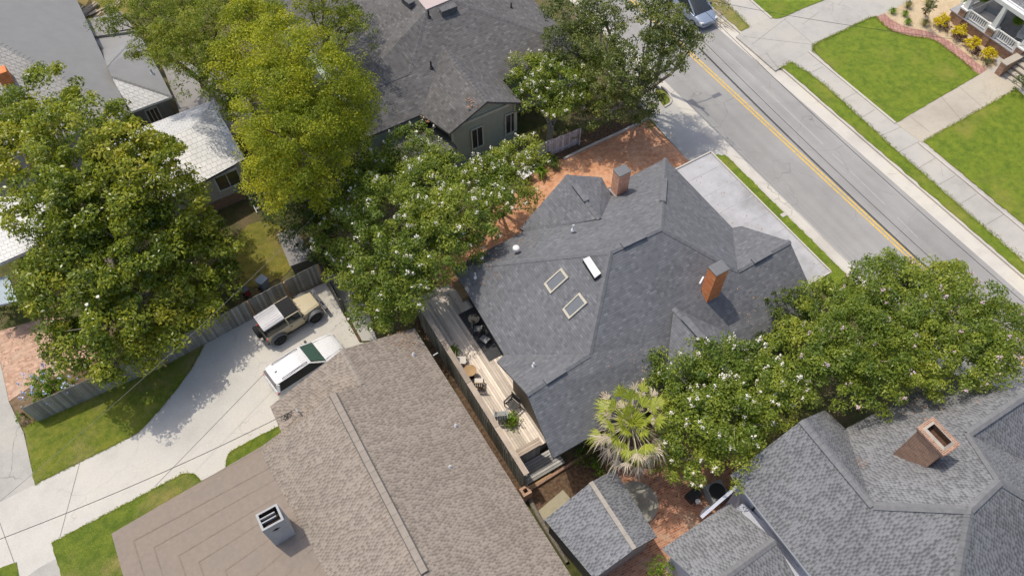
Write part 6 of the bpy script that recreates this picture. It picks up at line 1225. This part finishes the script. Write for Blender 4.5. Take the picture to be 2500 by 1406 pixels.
# fallen leaves and litter along gutters and on paving
def litter(name, px, n, sx, sy, z, mat, L=.09, kind='stuff', on=None):
    c = P(*px, z); q = c+rng.normal(size=(n, 3))*[sx, sy, 0]+[0, 0, .015]; o = npmesh(name, leafcards(q, L, L*.5, None, 6), 4, mat, rng.random(n)); o['kind'] = kind; return o
litter('leaf_litter', (500, 690), 500, 2.2, 1.6, 0, 'leaf_litter'); litter('leaf_litter', (1075, 700), 240, .9, 1.6, 0, 'leaf_litter'); litter('leaf_litter', (610, 700), 240, 1.2, .8, 0, 'leaf_litter')
litter('leaf_litter', (80, 860), 160, 2., 1.2, .01, 'leaf_litter'); litter('leaf_litter', (820, 770), 60, 1.2, 1.5, .035, 'leaf_dark', .07)
# turf blades along the lawn edges: the outline reads as grass, not as a cut sheet
def turf(name, pts, z, n, mat, spread=.12, h=.09):
    pts = [np.array(p[:2]) for p in pts]; seg = [np.linalg.norm(b-a) for a, b in zip(pts[:-1], pts[1:])]; pr_ = np.array(seg)/sum(seg); i = rng.choice(len(seg), n, p=pr_); t = rng.random((n, 1)); A = np.array(pts[:-1])[i]; B = np.array(pts[1:])[i]
    xy = A+(B-A)*t+rng.normal(size=(n, 2))*spread; b0 = np.c_[xy, np.full(n, z)]; a = rng.random(n)*2*pi; sd_ = np.c_[np.cos(a), np.sin(a), np.zeros(n)]*.02; tip = b0+np.c_[rng.normal(size=(n, 2))*.06, rng.uniform(.5, 1.2, n)*h]
    V = np.stack([b0-sd_, b0+sd_, tip], 1).reshape(-1, 3); o = npmesh(name, V, 3, mat, rng.random(n)); o['kind'] = 'stuff'; return o
leafm('blade', [(.13, .17, .012), (.2, .26, .02), (.28, .33, .03)], .6, .25, .3)
xs1 = [pv(1903, 168), pv(1932, 153), pv(1972, 178), pv(2012, 208), pv(2078, 268), pv(2190, 371), pv(2258, 428), pv(2338, 500), pv(2500, 640)]
turf('grass', xs1, .02, 2600, 'blade'); turf('grass', l1[:40], .03, 2600, 'blade', .08); turf('grass', [pv(2254, 347), pv(2482, 218)], .03, 900, 'blade', .08); turf('grass', [pv(1762, 0), pv(1830, 66)], .02, 500, 'blade')
turf('grass', [pv(126, 1326), pv(446, 1157), pv(472, 1157), pv(490, 1175)], .05, 700, 'blade', .035, .05); turf('grass', [pv(86, 1182), pv(322, 1065), pv(390, 1001), pv(468, 901), pv(512, 815)], .05, 900, 'blade', .035, .05); turf('grass', [pv(551, 1143), pv(562, 1104), pv(690, 1036)], .05, 250, 'blade', .035, .05)
turf('grass', [pv(58, 1045), pv(250, 955), pv(512, 818)], .04, 900, 'blade', .15)
# ------------------------------------------------------------------ light, sky, camera
EL, AZ = R(67), R(115)                       # sun: elevation, direction in plan from +x
sd = Vector((cos(EL)*cos(AZ), cos(EL)*sin(AZ), sin(EL)))
L = bpy.data.lights.new('sun', 'SUN'); L.energy = 2.25; L.angle = R(.53); L.color = (1, .92, .79)
lo = bpy.data.objects.new('sun', L); COL.objects.link(lo); lo.location = (0, 40, 80); lo.rotation_euler = sd.to_track_quat('Z', 'Y').to_euler()
W = bpy.data.worlds.new('World'); S.world = W; W.use_nodes = True; nt = W.node_tree; nt.nodes.clear()
sk = nt.nodes.new('ShaderNodeTexSky'); sk.sky_type = 'NISHITA'; sk.sun_disc = False; sk.sun_elevation = EL; sk.sun_rotation = pi/2-AZ; sk.air_density = .9; sk.dust_density = 3.; sk.ozone_density = .5
bg = nt.nodes.new('ShaderNodeBackground'); bg.inputs['Strength'].default_value = .15; wo = nt.nodes.new('ShaderNodeOutputWorld')
nt.links.new(sk.outputs[0], bg.inputs['Color']); nt.links.new(bg.outputs[0], wo.inputs['Surface'])
cam = bpy.data.cameras.new('camera'); co_ = bpy.data.objects.new('camera', cam); COL.objects.link(co_); co_.location = CO
from mathutils import Matrix
co_.rotation_euler = Matrix((tuple(cr), tuple(cu), tuple(-cf))).transposed().to_euler()
cam.sensor_fit = 'HORIZONTAL'; cam.sensor_width = 36; cam.lens = FPX/2500*36; cam.clip_end = 3000; cam.clip_start = .5
S.camera = co_
vs = S.view_settings; S.display_settings.display_device = 'sRGB'; vs.view_transform = 'Standard'; vs.look = 'None'; vs.gamma = 1; vs.exposure = .24; vs.use_curve_mapping = False
S.cycles.max_bounces = 6; S.cycles.transparent_max_bounces = 4; S.cycles.use_denoising = True
